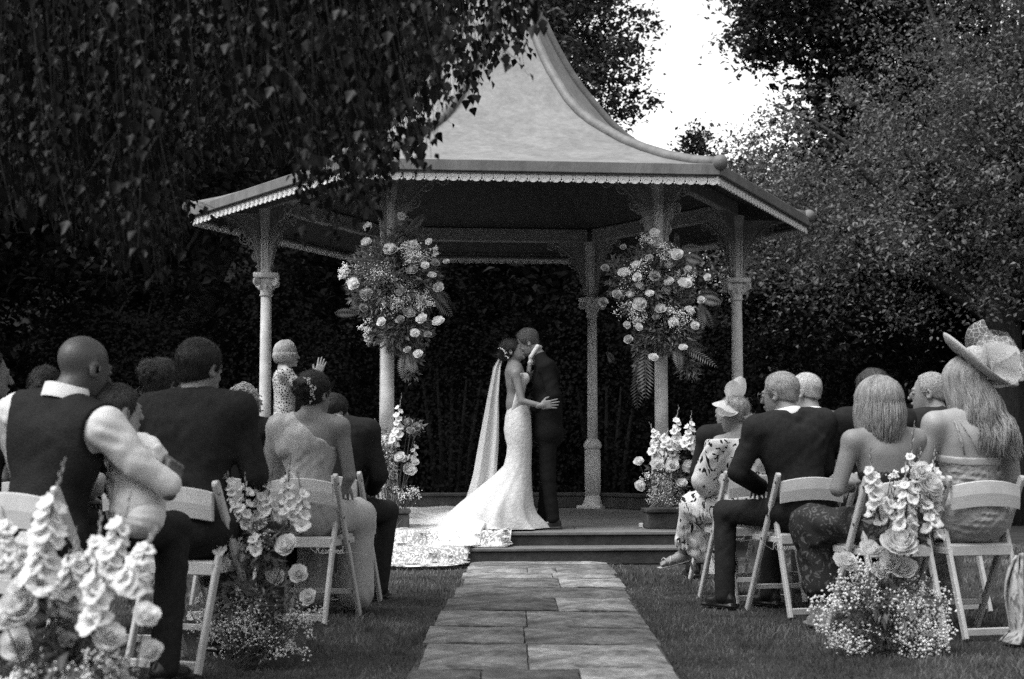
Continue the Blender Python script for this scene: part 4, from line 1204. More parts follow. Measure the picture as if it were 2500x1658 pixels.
def pattern(name, v1, v2, scale, lo, hi, kind='noise', stretch=(1, 1, 1), rough=.7, dist=1.5):
    m = M(name, v1, rough=rough, spec=.15)
    nt = m.node_tree; n, l = nt.nodes, nt.links; b = n['Principled BSDF']
    tc = n.new('ShaderNodeTexCoord'); mp = n.new('ShaderNodeMapping'); mp.inputs['Scale'].default_value = stretch
    l.new(tc.outputs['Object'], mp.inputs[0])
    if kind == 'noise':
        t = n.new('ShaderNodeTexNoise'); t.inputs['Scale'].default_value = scale; t.inputs['Detail'].default_value = 1.5; t.inputs['Distortion'].default_value = dist
    else:
        t = n.new('ShaderNodeTexVoronoi'); t.inputs['Scale'].default_value = scale; t.feature = 'DISTANCE_TO_EDGE' if kind == 'edge' else 'F1'
    l.new(mp.outputs[0], t.inputs['Vector'])
    mr = n.new('ShaderNodeMapRange'); mr.inputs['From Min'].default_value = lo; mr.inputs['From Max'].default_value = hi
    mr.inputs['To Min'].default_value = v1; mr.inputs['To Max'].default_value = v2
    l.new(t.outputs[0], mr.inputs[0]); l.new(mr.outputs[0], b.inputs['Base Color'])
    return m
def ruched(name, v, scale, amt=.6, rough=.45, sheen=.3, stretch=(1, 1, 1)):
    m = M(name, v, rough=rough, var=.12, scale=8, spec=.4, sheen=sheen)
    nt = m.node_tree; n, l = nt.nodes, nt.links; b = n['Principled BSDF']
    tc = n.new('ShaderNodeTexCoord'); mp = n.new('ShaderNodeMapping'); mp.inputs['Scale'].default_value = stretch; l.new(tc.outputs['Object'], mp.inputs[0])
    w = n.new('ShaderNodeTexNoise'); w.inputs['Scale'].default_value = scale; w.inputs['Detail'].default_value = 2; w.inputs['Distortion'].default_value = .8
    l.new(mp.outputs[0], w.inputs['Vector'])
    bp = n.new('ShaderNodeBump'); bp.inputs['Strength'].default_value = amt; bp.inputs['Distance'].default_value = .02
    l.new(w.outputs[0], bp.inputs['Height']); l.new(bp.outputs[0], b.inputs['Normal'])
    return m
A3 = lambda *v: np.array(v, float)
def unit(v): v = np.asarray(v, float); return v / (np.linalg.norm(v) + 1e-12)
def frame(up, fwd=(0, 1, 0)):
    u = unit(up); f = np.asarray(fwd, float); f = unit(f - u * (f @ u)); r = np.cross(f, u)
    return np.stack([r, f, u], 1)
def head_rot(yaw=0, pitch=0, roll=0): return rotz(yaw) @ rotx(pitch) @ roty(roll)    # yaw left positive, pitch up positive

def seated(lean=.04, h=1.0, w=1.0, side=0.0, seat=.49, yaw=0, pitch=0, roll=0, twist=0.0, hs=1.0, hoff=(0, 0, 0)):
    J = {'w': w, 'h': h, 'hs': hs}
    u = unit((side, lean, 1)); hip = A3(0, -.03, seat + .10)
    F = frame(u, rotz(twist) @ A3(0, 1, 0)); J['F'] = F
    J['hip'] = hip; J['waist'] = hip + u * .17 * h; J['chest'] = hip + u * .36 * h; J['neck'] = hip + u * .565 * h + F[:, 1] * -.005
    for s_, n in ((-1, 'l'), (1, 'r')):
        J['sh' + n] = hip + u * .512 * h + F[:, 0] * s_ * .186 * w
        J['el' + n] = J['sh' + n] + A3(s_ * .05, .07, -.27 * h)
        J['wr' + n] = A3(s_ * .13, .27, seat + .20)
        J['hp' + n] = hip + A3(s_ * .09, .03, -.01); J['kn' + n] = A3(s_ * .13, .45, seat + .06); J['an' + n] = A3(s_ * .13, .43, .09)
        J['hd' + n] = A3(-s_ * .3, 1, -.2); J['pn' + n] = A3(0, 0, -1); J['cu' + n] = .45
    J['head'] = J['neck'] + u * .03 + A3(0, .035, .098) * hs + np.asarray(hoff, float)
    J['hR'] = head_rot(yaw, pitch, roll)
    return J
def standing(h=1.7, lean=0.0, yaw=0, pitch=0, roll=0, w=1.0, hoff=(0, 0, 0)):
    k = h / 1.72; J = {'w': w * k, 'h': k, 'hs': k * .99}
    hip = A3(0, 0, .92 * k); u = unit((0, lean, 1)); F = frame(u); J['F'] = F
    J['hip'] = hip; J['waist'] = hip + u * .17 * k; J['chest'] = hip + u * .36 * k; J['neck'] = hip + u * .55 * k
    for s_, n in ((-1, 'l'), (1, 'r')):
        J['sh' + n] = hip + u * .50 * k + A3(s_ * .175 * w * k, 0, 0)
        J['el' + n] = J['sh' + n] + A3(s_ * .05, -.01, -.28 * k); J['wr' + n] = J['el' + n] + A3(-s_ * .02, .10, -.23 * k)
        J['hp' + n] = hip + A3(s_ * .085 * k, 0, -.03); J['kn' + n] = A3(s_ * .09 * k, .02, .49 * k); J['an' + n] = A3(s_ * .09 * k, -.01, .085)
        J['hd' + n] = A3(0, .3, -1); J['pn' + n] = A3(-s_, 0, 0); J['cu' + n] = .35
    J['head'] = J['neck'] + u * .02 + A3(0, .03, .115) * k + np.asarray(hoff, float); J['hR'] = head_rot(yaw, pitch, roll)
    return J
def add_head(S, J):
    c, R, s_ = J['head'], J['hR'], J['hs']
    q = lambda *v: c + R @ (A3(*v) * s_)
    S.cone(J['neck'] + J['F'][:, 1] * -.01, q(0, -.018, -.045), (.060 if J['w'] > 1.04 else .052) * s_, (.058 if J['w'] > 1.04 else .050) * s_, .025)
    S.ell(q(0, -.014, .030), A3(.074, .094, .082) * s_, R, .02)
    S.ell(q(0, .028, -.030), A3(.060, .062, .082) * s_, R, .02)
    S.ell(q(0, .046, -.082), A3(.042, .040, .034) * s_, R, .02)
    S.ell(q(0, .082, .020), A3(.044, .014, .011) * s_, R, .01)
    S.cone(q(0, .088, .008), q(0, .107, -.030), .008 * s_, .013 * s_, .008)
    S.ell(q(0, .091, -.062), A3(.023, .011, .009) * s_, R, .006)
    S.ell(q(0, .074, -.104), A3(.020, .018, .016) * s_, R, .012)
    for sx in (-1, 1):
        S.ell(q(sx * .030, .100, .000), A3(.015, .014, .010) * s_, R, .008, 's'); S.ell(q(sx * .030, .082, .000), A3(.012, .012, .011) * s_, R, .002)
        S.ell(q(sx * .078, -.010, -.012), A3(.009, .021, .032) * s_, R @ rotz(-sx * .35), .006)
        S.ell(q(sx * .083, -.004, -.010), A3(.005, .010, .017) * s_, R, .004, 's')
def add_torso(S, J, g=0.0, fem=False, low=True):
    F, w, h = J['F'], J['w'], J['h']
    S.ell(J['chest'] + F[:, 1] * .005, A3(.150 * w + g, .102 + g, .175 * h + g), F, .04)
    S.ell(J['chest'] + J['F'][:, 2] * .09 * h - F[:, 1] * .012, A3(.158 * w + g, .088 + g, .09 + g), F, .05)
    S.ell(J['waist'], A3((.118 if fem else .135) * w + g, (.092 if fem else .104) + g, .15 * h + g), F, .05)
    if low: S.ell(J['hip'] + A3(0, -.01, 0), A3(.165 * w + g, .125 + g, .115 + g), None, .05)
    for n in 'lr': S.cone(J['sh' + n] * .97 + J['chest'] * .03, J['neck'] * .9 + J['sh' + n] * .1, .056 * w + g * .7, .05 + g * .5, .05)
    if fem:
        for sx in (-1, 1): S.ell(J['chest'] + F @ A3(sx * .07, .085, .02), A3(.058, .05, .055) + g * .6, None, .03)
def add_arm(S, J, n, g=0.0, r=(.046, .037, .026), k=.03, to_wrist=True, full=1.0):
    S.cone(J['sh' + n], J['el' + n], r[0] + g, r[1] + g, k)
    if to_wrist: S.cone(J['el' + n], J['el' + n] + (J['wr' + n] - J['el' + n]) * full, r[1] + g, r[2] + g + (r[1] - r[2]) * (1 - full), .006)
def add_leg(S, J, n, g=0.0, k=.04):
    S.cone(J['hp' + n], J['kn' + n], .078 + g, .056 + g, k); S.cone(J['kn' + n], J['an' + n], .054 + g, .038 + g, .02)
def hand(S, J, n, sc=1.0, spread=.10):
    w = J['wr' + n]; d = unit(J['hd' + n]); nn = J['pn' + n]; nn = unit(nn - d * (nn @ d)); cu = J['cu' + n]
    t = np.cross(d, nn) * (1 if n == 'r' else -1)
    R = np.stack([t, d, nn], 1)
    S.cone(w - d * .03, w + d * .02, .026 * sc, .027 * sc, .01)
    S.box(w + d * .052 * sc, A3(.040, .046, .0135) * sc, R, .012 * sc, .014)
    for i, L in enumerate((.070, .079, .073, .057)):
        b0 = w + d * (.093 - .004 * abs(i - 1)) * sc + t * (.030 - .0205 * i) * sc
        a1 = unit(d * cos(cu) + nn * sin(cu) + t * spread * (1.4 - i)); a2 = unit(d * cos(cu * 2.3) + nn * sin(cu * 2.3) + t * spread * (1.4 - i))
        m_ = b0 + a1 * L * .52 * sc
        S.cone(b0 - a1 * .012, m_, .0092 * sc, .0085 * sc, .003); S.cone(m_, m_ + a2 * L * .48 * sc, .0085 * sc, .0068 * sc, .002)
    b0 = w + d * .022 * sc + t * .030 * sc
    m_ = b0 + unit(d * .65 + t * .7 + nn * .3) * .042 * sc
    S.cone(b0, m_, .0135 * sc, .0105 * sc, .008); S.cone(m_, m_ + unit(d * .9 + t * .3 + nn * .35) * .033 * sc, .0105 * sc, .008 * sc, .003)
def body(root_, J, skin, h=.009, fem=False, arms='lr', hands='lr', legs=True, g=-.010, torso_g=None, arm_r=(.046, .037, .026)):
    S = SDF(); add_torso(S, J, g if torso_g is None else torso_g, fem)
    add_head(S, J)
    for n in arms: add_arm(S, J, n, 0, arm_r)
    if legs:
        for n in 'lr': add_leg(S, J, n, -.008)
    H = None
    if hands:
        H = SDF()
        for n in hands: hand(H, J, n, J['hs'] * 1.0)
    return S.put('body', skin, root_, h, extra=H)
def jacket(root_, J, mat, h=.010, g=.018, fold=.0045, seed=0, name='jacket', hem=True, sleeves='lr', fullness=.96, vneck=True):
    S = SDF(); add_torso(S, J, g)
    if hem: S.ell(J['hip'] + A3(0, -.02, .02), A3(.175 * J['w'] + g, .128 + g, .13), None, .06)
    for n in 'lr':
        S.ell(J['sh' + n] + A3(0, 0, .002), A3(.070, .068, .060) * J['w'], None, .05); S.cone(J['sh' + n] + A3(0, -.01, .004), J['neck'] + A3(0, -.02, -.008), .052, .046, .05); S.ell((J['sh' + n] + J['chest']) / 2 + A3(0, -.03, -.02), A3(.088, .074, .15) * J['w'], None, .06)
    for n in sleeves: add_arm(S, J, n, .016, (.050, .045, .036), .045, True, fullness)
    c = J['neck']
    S.cone(c + J['F'] @ A3(-.045, -.014, -.03), c + J['F'] @ A3(.045, -.014, -.03), .034, .034, .03)
    S.folds(fold, 20, seed=seed)
    if not sleeves:
        for n, sx in (('l', -1), ('r', 1)): S.ell(J['sh' + n] + A3(sx * .03, .0, -.045), A3(.085, .16, .135), None, .008, 's')
    # neck opening and a front opening
    S.cone(c + A3(0, .0, -.03), c + A3(0, .03, .2), .052, .075, .008, 's')
    o = S.put(name, mat, root_, h)
    return o
def collar(root_, J, mat, r=.066, hgt=.026, name='collar'):
    """folded shirt collar standing out of the jacket at the nape"""
    c = J['neck'] + (J['head'] - J['neck']) * .16 + A3(0, -.010, -.002); mb = MB(); V = []; n = 22; F = J['F']
    for i in range(n + 1):
        a = radians(20) - (radians(220)) * i / n      # round the back
        d = A3(cos(a), sin(a), 0); sag = .010 * cos(2 * (a + pi / 2))
        for rr, zz in ((r * .93, -.02), (r * .95, hgt), (r * 1.01, hgt + .003), (r * 1.12, hgt * .1 - .012)):
            V.append(c + F @ (d * rr * A3(1, 1.02, 1) + A3(0, .004, zz + sag * .5)))
    mb.add(V, [[i * 4 + j, (i + 1) * 4 + j, (i + 1) * 4 + j + 1, i * 4 + j + 1] for i in range(n) for j in range(3)])
    return mb.put(name, mat, root_, True)
def trousers(root_, J, mat, h=.011, g=.016, seed=1, drop=0.0):
    S = SDF(); S.ell(J['hip'] + A3(0, 0, -.01), A3(.165 * J['w'] + .008, .13, .11), None, .04)
    for n in 'lr': 
        S.cone(J['hp' + n], J['kn' + n], .084 + g * .4, .064 + g * .5, .04); S.cone(J['kn' + n], J['an' + n] + A3(0, 0, -.02), .062 + g * .5, .054 + g * .4, .02)
    S.folds(.006, 20, seed=seed)
    return S.put('trousers', mat, root_, h)
def shoes(root_, J, mat=None, toe=(0, 1, 0), h=.007):
    for n in 'lr':
        a = J['an' + n]; R = frame((0, 0, 1), toe); q = lambda *v: A3(a[0], a[1], 0) + R @ A3(*v)
        S = SDF(); S.ell(q(0, -.035, .045), A3(.036, .045, .045), R, .02); S.ell(q(0, .075, .034), A3(.042, .085, .034), R, .03); S.ell(q(0, .01, .06), A3(.036, .06, .04), R, .03)
        S.box(q(0, .04, .012), A3(.042, .125, .012), R, .01, .006); S.cone(q(0, -.02, .06), q(0, -.015, .11), .036, .042, .02)
        S.plane((0, 0, .003), (0, 0, -1))
        S.put('shoe', mat or shoe_m, root_, h)
def strands(v, f, n, L, w, comb, seed=0, out=.25, jit=.35):
    """thin tapered hairs lying on a surface, combed along comb(p)"""
    rng = np.random.default_rng(seed)
    fn = np.cross(v[f[:, 1]] - v[f[:, 0]], v[f[:, 2]] - v[f[:, 0]])
    vn = np.zeros_like(v)
    for k in range(f.shape[1]): np.add.at(vn, f[:, k], fn)
    vn /= np.linalg.norm(vn, axis=1)[:, None] + 1e-12
    i = rng.integers(0, len(v), n); p = v[i] + rng.normal(size=(n, 3)) * .002; nn = vn[i]
    d = comb(p) + rng.normal(size=(n, 3)) * jit; d -= nn * (d * nn).sum(1)[:, None]; d /= np.linalg.norm(d, axis=1)[:, None] + 1e-9
    s_ = np.cross(nn, d) * w; l = L * rng.uniform(.5, 1.2, n)[:, None]
    m = p + (d + nn * out) * l * .5; e = p + (d + nn * out * .6) * l
    V = np.stack([p - s_, p + s_, m - s_ * .8, m + s_ * .8, e], 1).reshape(-1, 3); k = np.arange(n) * 5
    F = np.concatenate([np.stack([k, k + 1, k + 3], 1), np.stack([k, k + 3, k + 2], 1), np.stack([k + 2, k + 3, k + 4], 1)])
    return V, F
def hairy(S, mat, root_, h, c, R, n, L, w, seed, out=.25, jit=.35, kind='short'):
    v, f = S.solve(h)
    back = R @ A3(0, -1, 0); top = c + R @ A3(0, .03, .11)
    if kind == 'short': comb = lambda p: (p - top) * 6 + A3(0, 0, -.4)
    else: comb = lambda p: (c + R @ A3(0, -.10, .03)) * 1 - p
    V, F = strands(v, f, n, L, w, comb, seed, out, jit)
    me = mesh_from(np.concatenate([v, V]), [list(q) for q in f] + [list(q) for q in (F + len(v))], 'hair', True)
    return put('hair', me, mat, root_)
def hair_short(root_, J, mat, th=.012, nape=-.045, front=.055, h=.006, rough=.003, seed=0, side=-.01, recede=0.0):
    c, R, s_ = J['head'], J['hR'], J['hs']; q = lambda *v: c + R @ (A3(*v) * s_)
    S = SDF()
    S.ell(q(0, -.016, .034), (A3(.074, .094, .082) + th) * s_, R, .01); S.ell(q(0, -.045, -.020), (A3(.060, .055, .062) + th * .4) * s_, R, .02)
    S.ell(q(0, .085, -.035), A3(.085, .075, .085) * s_, R, .012, 's')
    for sx in (-1, 1): S.ell(q(sx * .090, .000, -.020), A3(.022, .030, .040) * s_, R, .006, 's')
    S.plane(q(0, -.05, nape), R @ A3(0, .25, -1), .006)
    S.plane(q(0, front - recede, .06), R @ A3(0, 1, -.25), .008)
    S.warp(lambda x, y, z: rough * .5 * (np.sin(x * 61 + 2 * np.sin(z * 43 + seed)) * np.sin(y * 57 + seed) + .5 * np.sin(z * 83 + x * 40 + seed)))
    return hairy(S, mat, root_, h, c, R, 3200, max(.016, th * 2.0), .0009, seed, .13, .28)
def hair_locks(root_, J, mat, length=.22, n=230, spread=150, wave=.006, r=.0065, seed=0, part=0.0, fall=(0, -.02), inward=.3, cap=True, wl=16, vol=1.0, name='hair', fringe=False, lift=.0):
    """long hair: a cap on the skull plus many tapering locks"""
    c, R, s_ = J['head'], J['hR'], J['hs']; rng = np.random.default_rng(seed); mb = MB()
    if cap:
        S = SDF(); S.ell(c + R @ (A3(0, -.018, .034) * s_), (A3(.074, .092, .080) + .012 * vol) * s_, R, .01)
        S.ell(c + R @ (A3(0, -.035, -.02) * s_), A3(.074, .070, .075) * s_, R, .02)
        S.ell(c + R @ (A3(0, .098, -.035) * s_), A3(.075, .075, .085) * s_, R, .012, 's')
        v, f = S.solve(.008); mb.add(v, [list(k) for k in f])
    ctr = A3(0, -.016, .032); rad = (A3(.074, .094, .082) + .016) * vol
    for k in range(n):
        phi = radians(rng.uniform(-spread, spread)); back = A3(sin(phi), -cos(phi), 0)
        st = radians(rng.uniform(2, 60)); en = radians(rng.uniform(95, 120))
        pth = []
        for t in np.linspace(st, en, 7): 
            p = ctr + rad * (A3(part * max(0, cos(t)), 0, 0) + back * sin(t) + A3(0, 0, cos(t))) * (1 + .03 * rng.normal() * .3)
            pth.append(c + R @ (p * s_))
        L = length * rng.uniform(.82, 1.06); last = pth[-1]; outw = (R @ back); outw[2] = 0; ph = 3.0 * sin(phi * 2.3 + seed) + 2 * sin(phi * 5.1) + rng.normal() * .5; am = wave * rng.uniform(.6, 1.2)
        sidev = np.cross(outw, (0, 0, 1)); m_ = 10
        for i in range(1, m_ + 1):
            u = i / m_
            q = last + A3(fall[0] * u, fall[1] * u, -L * u) - outw * inward * .08 * u * u * L / .2 + outw * .012 * sin(pi * u) 
            q = q + (sidev * np.sin(ph + u * L * wl * 2) + outw * np.cos(ph + u * L * wl * 2)) * am * min(1, 1.4 * u)
            pth.append(q)
        pth = np.array(pth); m2 = len(pth)
        mb.tube(pth, r * rng.uniform(.7, 1.25) * np.concatenate([np.linspace(.5, 1, 4), np.full(m2 - 8, 1.0), np.linspace(1, .12, 4)]), 3, cap=False)
    return mb.put(name, mat, root_, True)
def hair_updo(root_, J, mat, bun=(0, -.10, .05), bun_r=.05, seed=0, curls=26):
    c, R, s_ = J['head'], J['hR'], J['hs']; q = lambda *v: c + R @ (A3(*v) * s_)
    S = SDF(); rng = np.random.default_rng(seed)
    S.ell(q(0, -.018, .036), (A3(.074, .094, .082) + .014) * s_, R, .01); S.ell(q(0, -.045, -.015), A3(.068, .058, .06) * s_, R, .02)
    S.ell(q(0, .095, -.035), A3(.08, .075, .085) * s_, R, .012, 's')
    for sx in (-1, 1): S.ell(q(sx * .094, .004, -.022), A3(.02, .026, .034) * s_, R, .006, 's')
    for k in range(curls):
        d = unit(rng.normal(size=3)); p = A3(*bun) + d * bun_r * .75
        S.ell(q(*p), A3(.022, .022, .014) * rng.uniform(.7, 1.3) * s_, R @ rotz(rng.uniform(0, 3)) @ rotx(rng.uniform(-1, 1)), .006)
    S.ell(q(*bun), bun_r * .85 * s_, None, .01)
    S.warp(lambda x, y, z: .001 * np.sin(x * 130 + 3 * np.sin(z * 60)) + .001 * np.sin(z * 110 + y * 70))
    return hairy(S, mat, root_, .006, c, R, 3200, .04, .0010, seed, .12, .25, 'up')
def glasses(root_, J, mat=None, r=.021):
    c, R, s_ = J['head'], J['hR'], J['hs']; q = lambda *v: c + R @ (A3(*v) * s_)
    mb = MB()
    for sx in (-1, 1):
        mb.torus(q(sx * .032, .106, .000), r * s_, .0018, tuple(R @ A3(0, 1, 0)), 16, 5)
        mb.tube([q(sx * .054, .104, .006), q(sx * .079, .085, .008), q(sx * .083, .0, .006), q(sx * .082, -.018, -.008)], .0022, 5)
    mb.tube([q(-.011, .108, .002), q(0, .111, .005), q(.011, .108, .002)], .0016, 4)
    g_ = mb.put('glasses', mat or metal_m, root_)
def strap(root_, pts, r, mat, name='strap', flat=.35): return MB().tube(pts, r, 6, flat=flat).put(name, mat, root_, True)
def clap(J, c=(0, .28, 1.10), up=(0, .3, 1), gap=.022):
    """both hands raised palm to palm"""
    c = np.asarray(c, float)
    for s_, n in ((-1, 'l'), (1, 'r')):
        J['wr' + n] = c + A3(s_ * gap, 0, -.09); J['hd' + n] = A3(s_ * .06 * 0, *up[1:]) + A3(up[0], 0, 0); J['pn' + n] = A3(-s_, 0, 0); J['cu' + n] = .10
        J['el' + n] = (J['sh' + n] + J['wr' + n]) / 2 + A3(s_ * .12, -.02, -.16)
    return J
def local(root_xyz, rz, p, scale=1.0):
    return rotz(-rz) @ ((np.asarray(p, float) - np.asarray(root_xyz, float)) / scale)
# ------------------------------------------------------------------ chairs on the lawn
CP = {'A': (1.565, 9.95), 'A2': (2.03, 10.08), 'B': (1.764, 9.17), 'B2': (2.27, 9.30), 'B3': (2.70, 9.42), 'C': (2.03, 8.06), 'D': (2.50, 8.18), 'Z': (1.66, 11.3),
      'L1': (-1.88, 6.0), 'L3': (-1.48, 6.97), 'L0': (-2.56, 7.0), 'L2': (-1.89, 7.9), 'L2b': (-2.52, 7.95), 'L4': (-1.64, 8.95), 'L6': (-1.20, 8.84), 'L7': (-1.15, 9.70)}
CR = {k: radians(15) for k in ('A', 'A2', 'B', 'B2', 'B3', 'C', 'D', 'Z')}
CR.update({'L1': radians(-25), 'L3': radians(-20), 'L0': radians(-18), 'L2': radians(-14), 'L2b': radians(-14), 'L4': radians(-14), 'L6': radians(-12), 'L7': radians(-12)})
WHO = {'A': 'under the lady in the leaf print dress', 'A2': 'under the man in the grey tweed jacket', 'B': 'under the grey haired man in black, with a wire sign', 'B2': 'behind the blond bare shouldered woman, under the dark haired guest',
       'B3': 'under the clapping man with glasses', 'C': 'under the blond bare shouldered woman, half behind gladioli', 'D': 'under the guest in the wide hat', 'Z': 'in the front row under the bald man hidden by the fascinator',
       'L1': 'under the waistcoated man with the toddler', 'L3': 'under the black haired man in the dark suit', 'L0': 'under the man cut off at the picture edge', 'L2': 'under the woman with the curly updo', 'L2b': 'under the dark haired guest behind the waistcoated man',
       'L4': 'under the curly blond guest', 'L6': 'under the woman in the one shouldered dress, with a wire sign', 'L7': 'under the dark suited man next to the train'}
for k, (x, y) in CP.items(): chair(x, y, CR[k], 'white folding chair ' + WHO[k])
def sign_at(k, side, label):
    x, y = CP[k]; o = A3(x, y, 0) + rotz(CR[k]) @ A3(side * .20, -.235, .40)
    wire_sign(tuple(o), CR[k], label, .026)
sign_at('B', -1, 'wire script sign reading Reserved tied to the chair of the grey haired man')
sign_at('L6', 1, 'wire script sign reading Reserved tied to the chair of the one shouldered dress')
sign_at('A', -1, 'wire script sign reading Reserved tied to the chair of the leaf print lady')
GRP = 'seated wedding guests'
def guest(k, label, scale=1.04, group=GRP):
    x, y = CP[k]; return root('person', label, 'person', (x, y, 0), CR[k], group, scale)
def loc_of(k, scale=1.04): return lambda px, py, Y: local((*CP[k], 0), CR[k], at(px, py, Y), scale)

# --- bald man in waistcoat and white shirt holding a toddler
g = guest('L1', 'bald man in dark waistcoat and white shirt hugging a toddler on his lap'); L = loc_of('L1')
J = seated(lean=.10, h=.985, w=1.14, side=.10, yaw=radians(-14), pitch=radians(-10), hs=1.10, hoff=(.045, .02, .0))
J['shr'] = J['shr'] + A3(.01, .0, -.02)
J['knr'] = L(425, 1290, 6.45); J['anr'] = L(405, 1470, 6.40) * A3(1, 1, 0) + A3(0, 0, .09)
J['wrr'] = L(416, 1188, 5.98); J['elr'] = J['shr'] * .44 + J['wrr'] * .56 + A3(.0, -.03, -.012); J['hdr'] = A3(-.1, .35, .8); J['pnr'] = A3(-.95, .2, 0); J['cur'] = .95
J['ell'] = J['shl'] + A3(-.04, .16, -.24); J['wrl'] = A3(.06, .34, .80); J['hdl'] = A3(1, .2, .1); J['pnl'] = A3(0, -1, 0)
body(g, J, skin_d, .008, legs=False)
wc = M('waistcoat', .017, rough=.7, var=.3, scale=60, spec=.15, bump=.4, bscale=120)
jacket(g, J, wc, .008, .020, .004, 1, 'waistcoat', sleeves='')
S = SDF()
add_torso(S, J, .012)
for n in 'lr':
    S.cone(J['sh' + n] + A3(0, -.004, -.004), J['el' + n], .080, .062, .03); S.cone(J['el' + n], J['el' + n] + (J['wr' + n] - J['el' + n]) * .72, .062, .050, .004)
e_ = J['elr'] + (J['wrr'] - J['elr']) * .66; S.cone(e_, e_ + unit(J['wrr'] - J['elr']) * .04, .055, .054, .003)
S.folds(.006, 26, ((.8, .3, -.5), (.5, 0, 1), (-.4, .6, .7)), 2)
S.put('shirt', shirt_m, g, .008)
collar(g, J, shirt_m, .086, .046)
trousers(g, J, suit_b, .012); shoes(g, J)
# --- toddler in white on his lap
t0 = np.array([*ground(300, 1500)[:2], 0]); c_ = at(300, 1150, 6.2)
kid = root('person', 'toddler with short brown hair in a white frilled dress on the bald man\'s lap', 'person', (c_[0], c_[1], 0), radians(-40), GRP)
K = seated(lean=.05, h=.52, w=.60, seat=.585, hs=.92, yaw=radians(-10), hoff=(0, 0, -.02))
hz = at(283, 1010, 6.12)[2]
dz = hz - K['head'][2]
for q in K:
    if isinstance(K[q], np.ndarray) and K[q].shape == (3,) and not q.startswith(('hd', 'pn')): K[q] = K[q] + A3(0, 0, dz)
KL = lambda px, py, Y: local((c_[0], c_[1], 0), radians(-40), at(px, py, Y))
K['head'] = KL(292, 1003, 6.10); K['neck'] = KL(300, 1078, 6.10); K['chest'] = KL(312, 1130, 6.10); K['waist'] = KL(318, 1185, 6.10); K['hip'] = KL(335, 1250, 6.06)
K['shr'] = KL(342, 1085, 6.06); K['shl'] = KL(272, 1090, 6.2); K['elr'] = KL(375, 1120, 6.02); K['wrr'] = KL(388, 1165, 6.00); K['ell'] = KL(270, 1130, 6.3); K['wrl'] = KL(300, 1150, 6.32)
K['hpr'] = KL(350, 1262, 6.02); K['hpl'] = KL(322, 1262, 6.12); K['knr'] = KL(318, 1285, 6.22); K['knl'] = KL(290, 1280, 6.26); K['anr'] = KL(300, 1330, 6.28); K['anl'] = KL(270, 1330, 6.28)
K['hdr'] = A3(.3, .6, -.6)
S = SDF(); S.ell(K['chest'], A3(.075, .06, .09), None, .03); S.ell(K['waist'], A3(.07, .06, .08), None, .03); S.ell(K['hip'], A3(.085, .08, .07), None, .03); add_head(S, K)
for n in 'lr':
    add_arm(S, K, n, 0, (.028, .024, .018), .02); S.cone(K['hp' + n], K['kn' + n], .05, .036, .03); S.cone(K['kn' + n], K['an' + n], .034, .024, .02)
H = SDF()
for n in 'lr': hand(H, K, n, .55)
S.put('body', skin_l, kid, .008, extra=H)
hair_short(kid, K, hair_br, .012, -.06, .06, rough=.004)
S = SDF(); S.ell(K['chest'], A3(.088, .075, .10), None, .03); S.ell(K['waist'], A3(.095, .085, .09), None, .04); S.cone(K['waist'], K['hip'] + A3(0, 0, .03), .085, .115, .04)
for n in 'lr': S.ell(K['sh' + n] * .75 + K['el' + n] * .25, A3(.066, .062, .05), None, .02)
S.cone(K['shr'], K['shr'] * .25 + K['elr'] * .75, .050, .066, .02)
S.folds(.010, 46, ((.2, .1, 1), (1, .3, .2)), 3); S.put('dress', shirt_m, kid, .007)
S = SDF(); S.ell(K['hip'] + A3(0, 0, -.02), A3(.115, .10, .085), None, .04); S.ell(K['hpr'], A3(.08, .08, .075), None, .04)
S.folds(.007, 40, ((1, .2, .3), (.3, .2, 1)), 5); S.put('bloomers', shirt_m, kid, .008)

# --- black haired man in dark suit
g = guest('L3', 'broad man with cropped black hair in a plain dark suit, ear lit', 1.06)
J = seated(lean=.02, h=1.02, w=1.14, side=.0, yaw=radians(-12), pitch=radians(-5), hs=1.08)
body(g, J, skin_t, .008, legs=False)
jacket(g, J, suit_b, .010, .024, .006, 4); hair_short(g, J, hair_k, .013, -.055, .06, rough=.0025); collar(g, J, shirt_m, .060, .016); trousers(g, J, suit_b, .012); shoes(g, J)
# --- man cut by the left edge
g = guest('L0', 'man in a pale shirt and dark waistcoat cut off by the picture edge', 1.05)
J = seated(lean=.05, yaw=radians(-40), w=1.08, hs=1.04, hoff=(.05, 0, 0))
body(g, J, skin_t, .010, legs=False); jacket(g, J, wc, .011, sleeves='', name='waistcoat')
S = SDF()
for n in 'lr': S.ell(J['sh' + n], A3(.072, .072, .078), None, .03); add_arm(S, J, n, .02, (.056, .048, .04))
S.folds(.009, 34, seed=8); S.put('shirt_sleeves', shirt_m, g, .010); hair_short(g, J, hair_k, .010, -.05, .05); trousers(g, J, suit_b, .014); shoes(g, J)
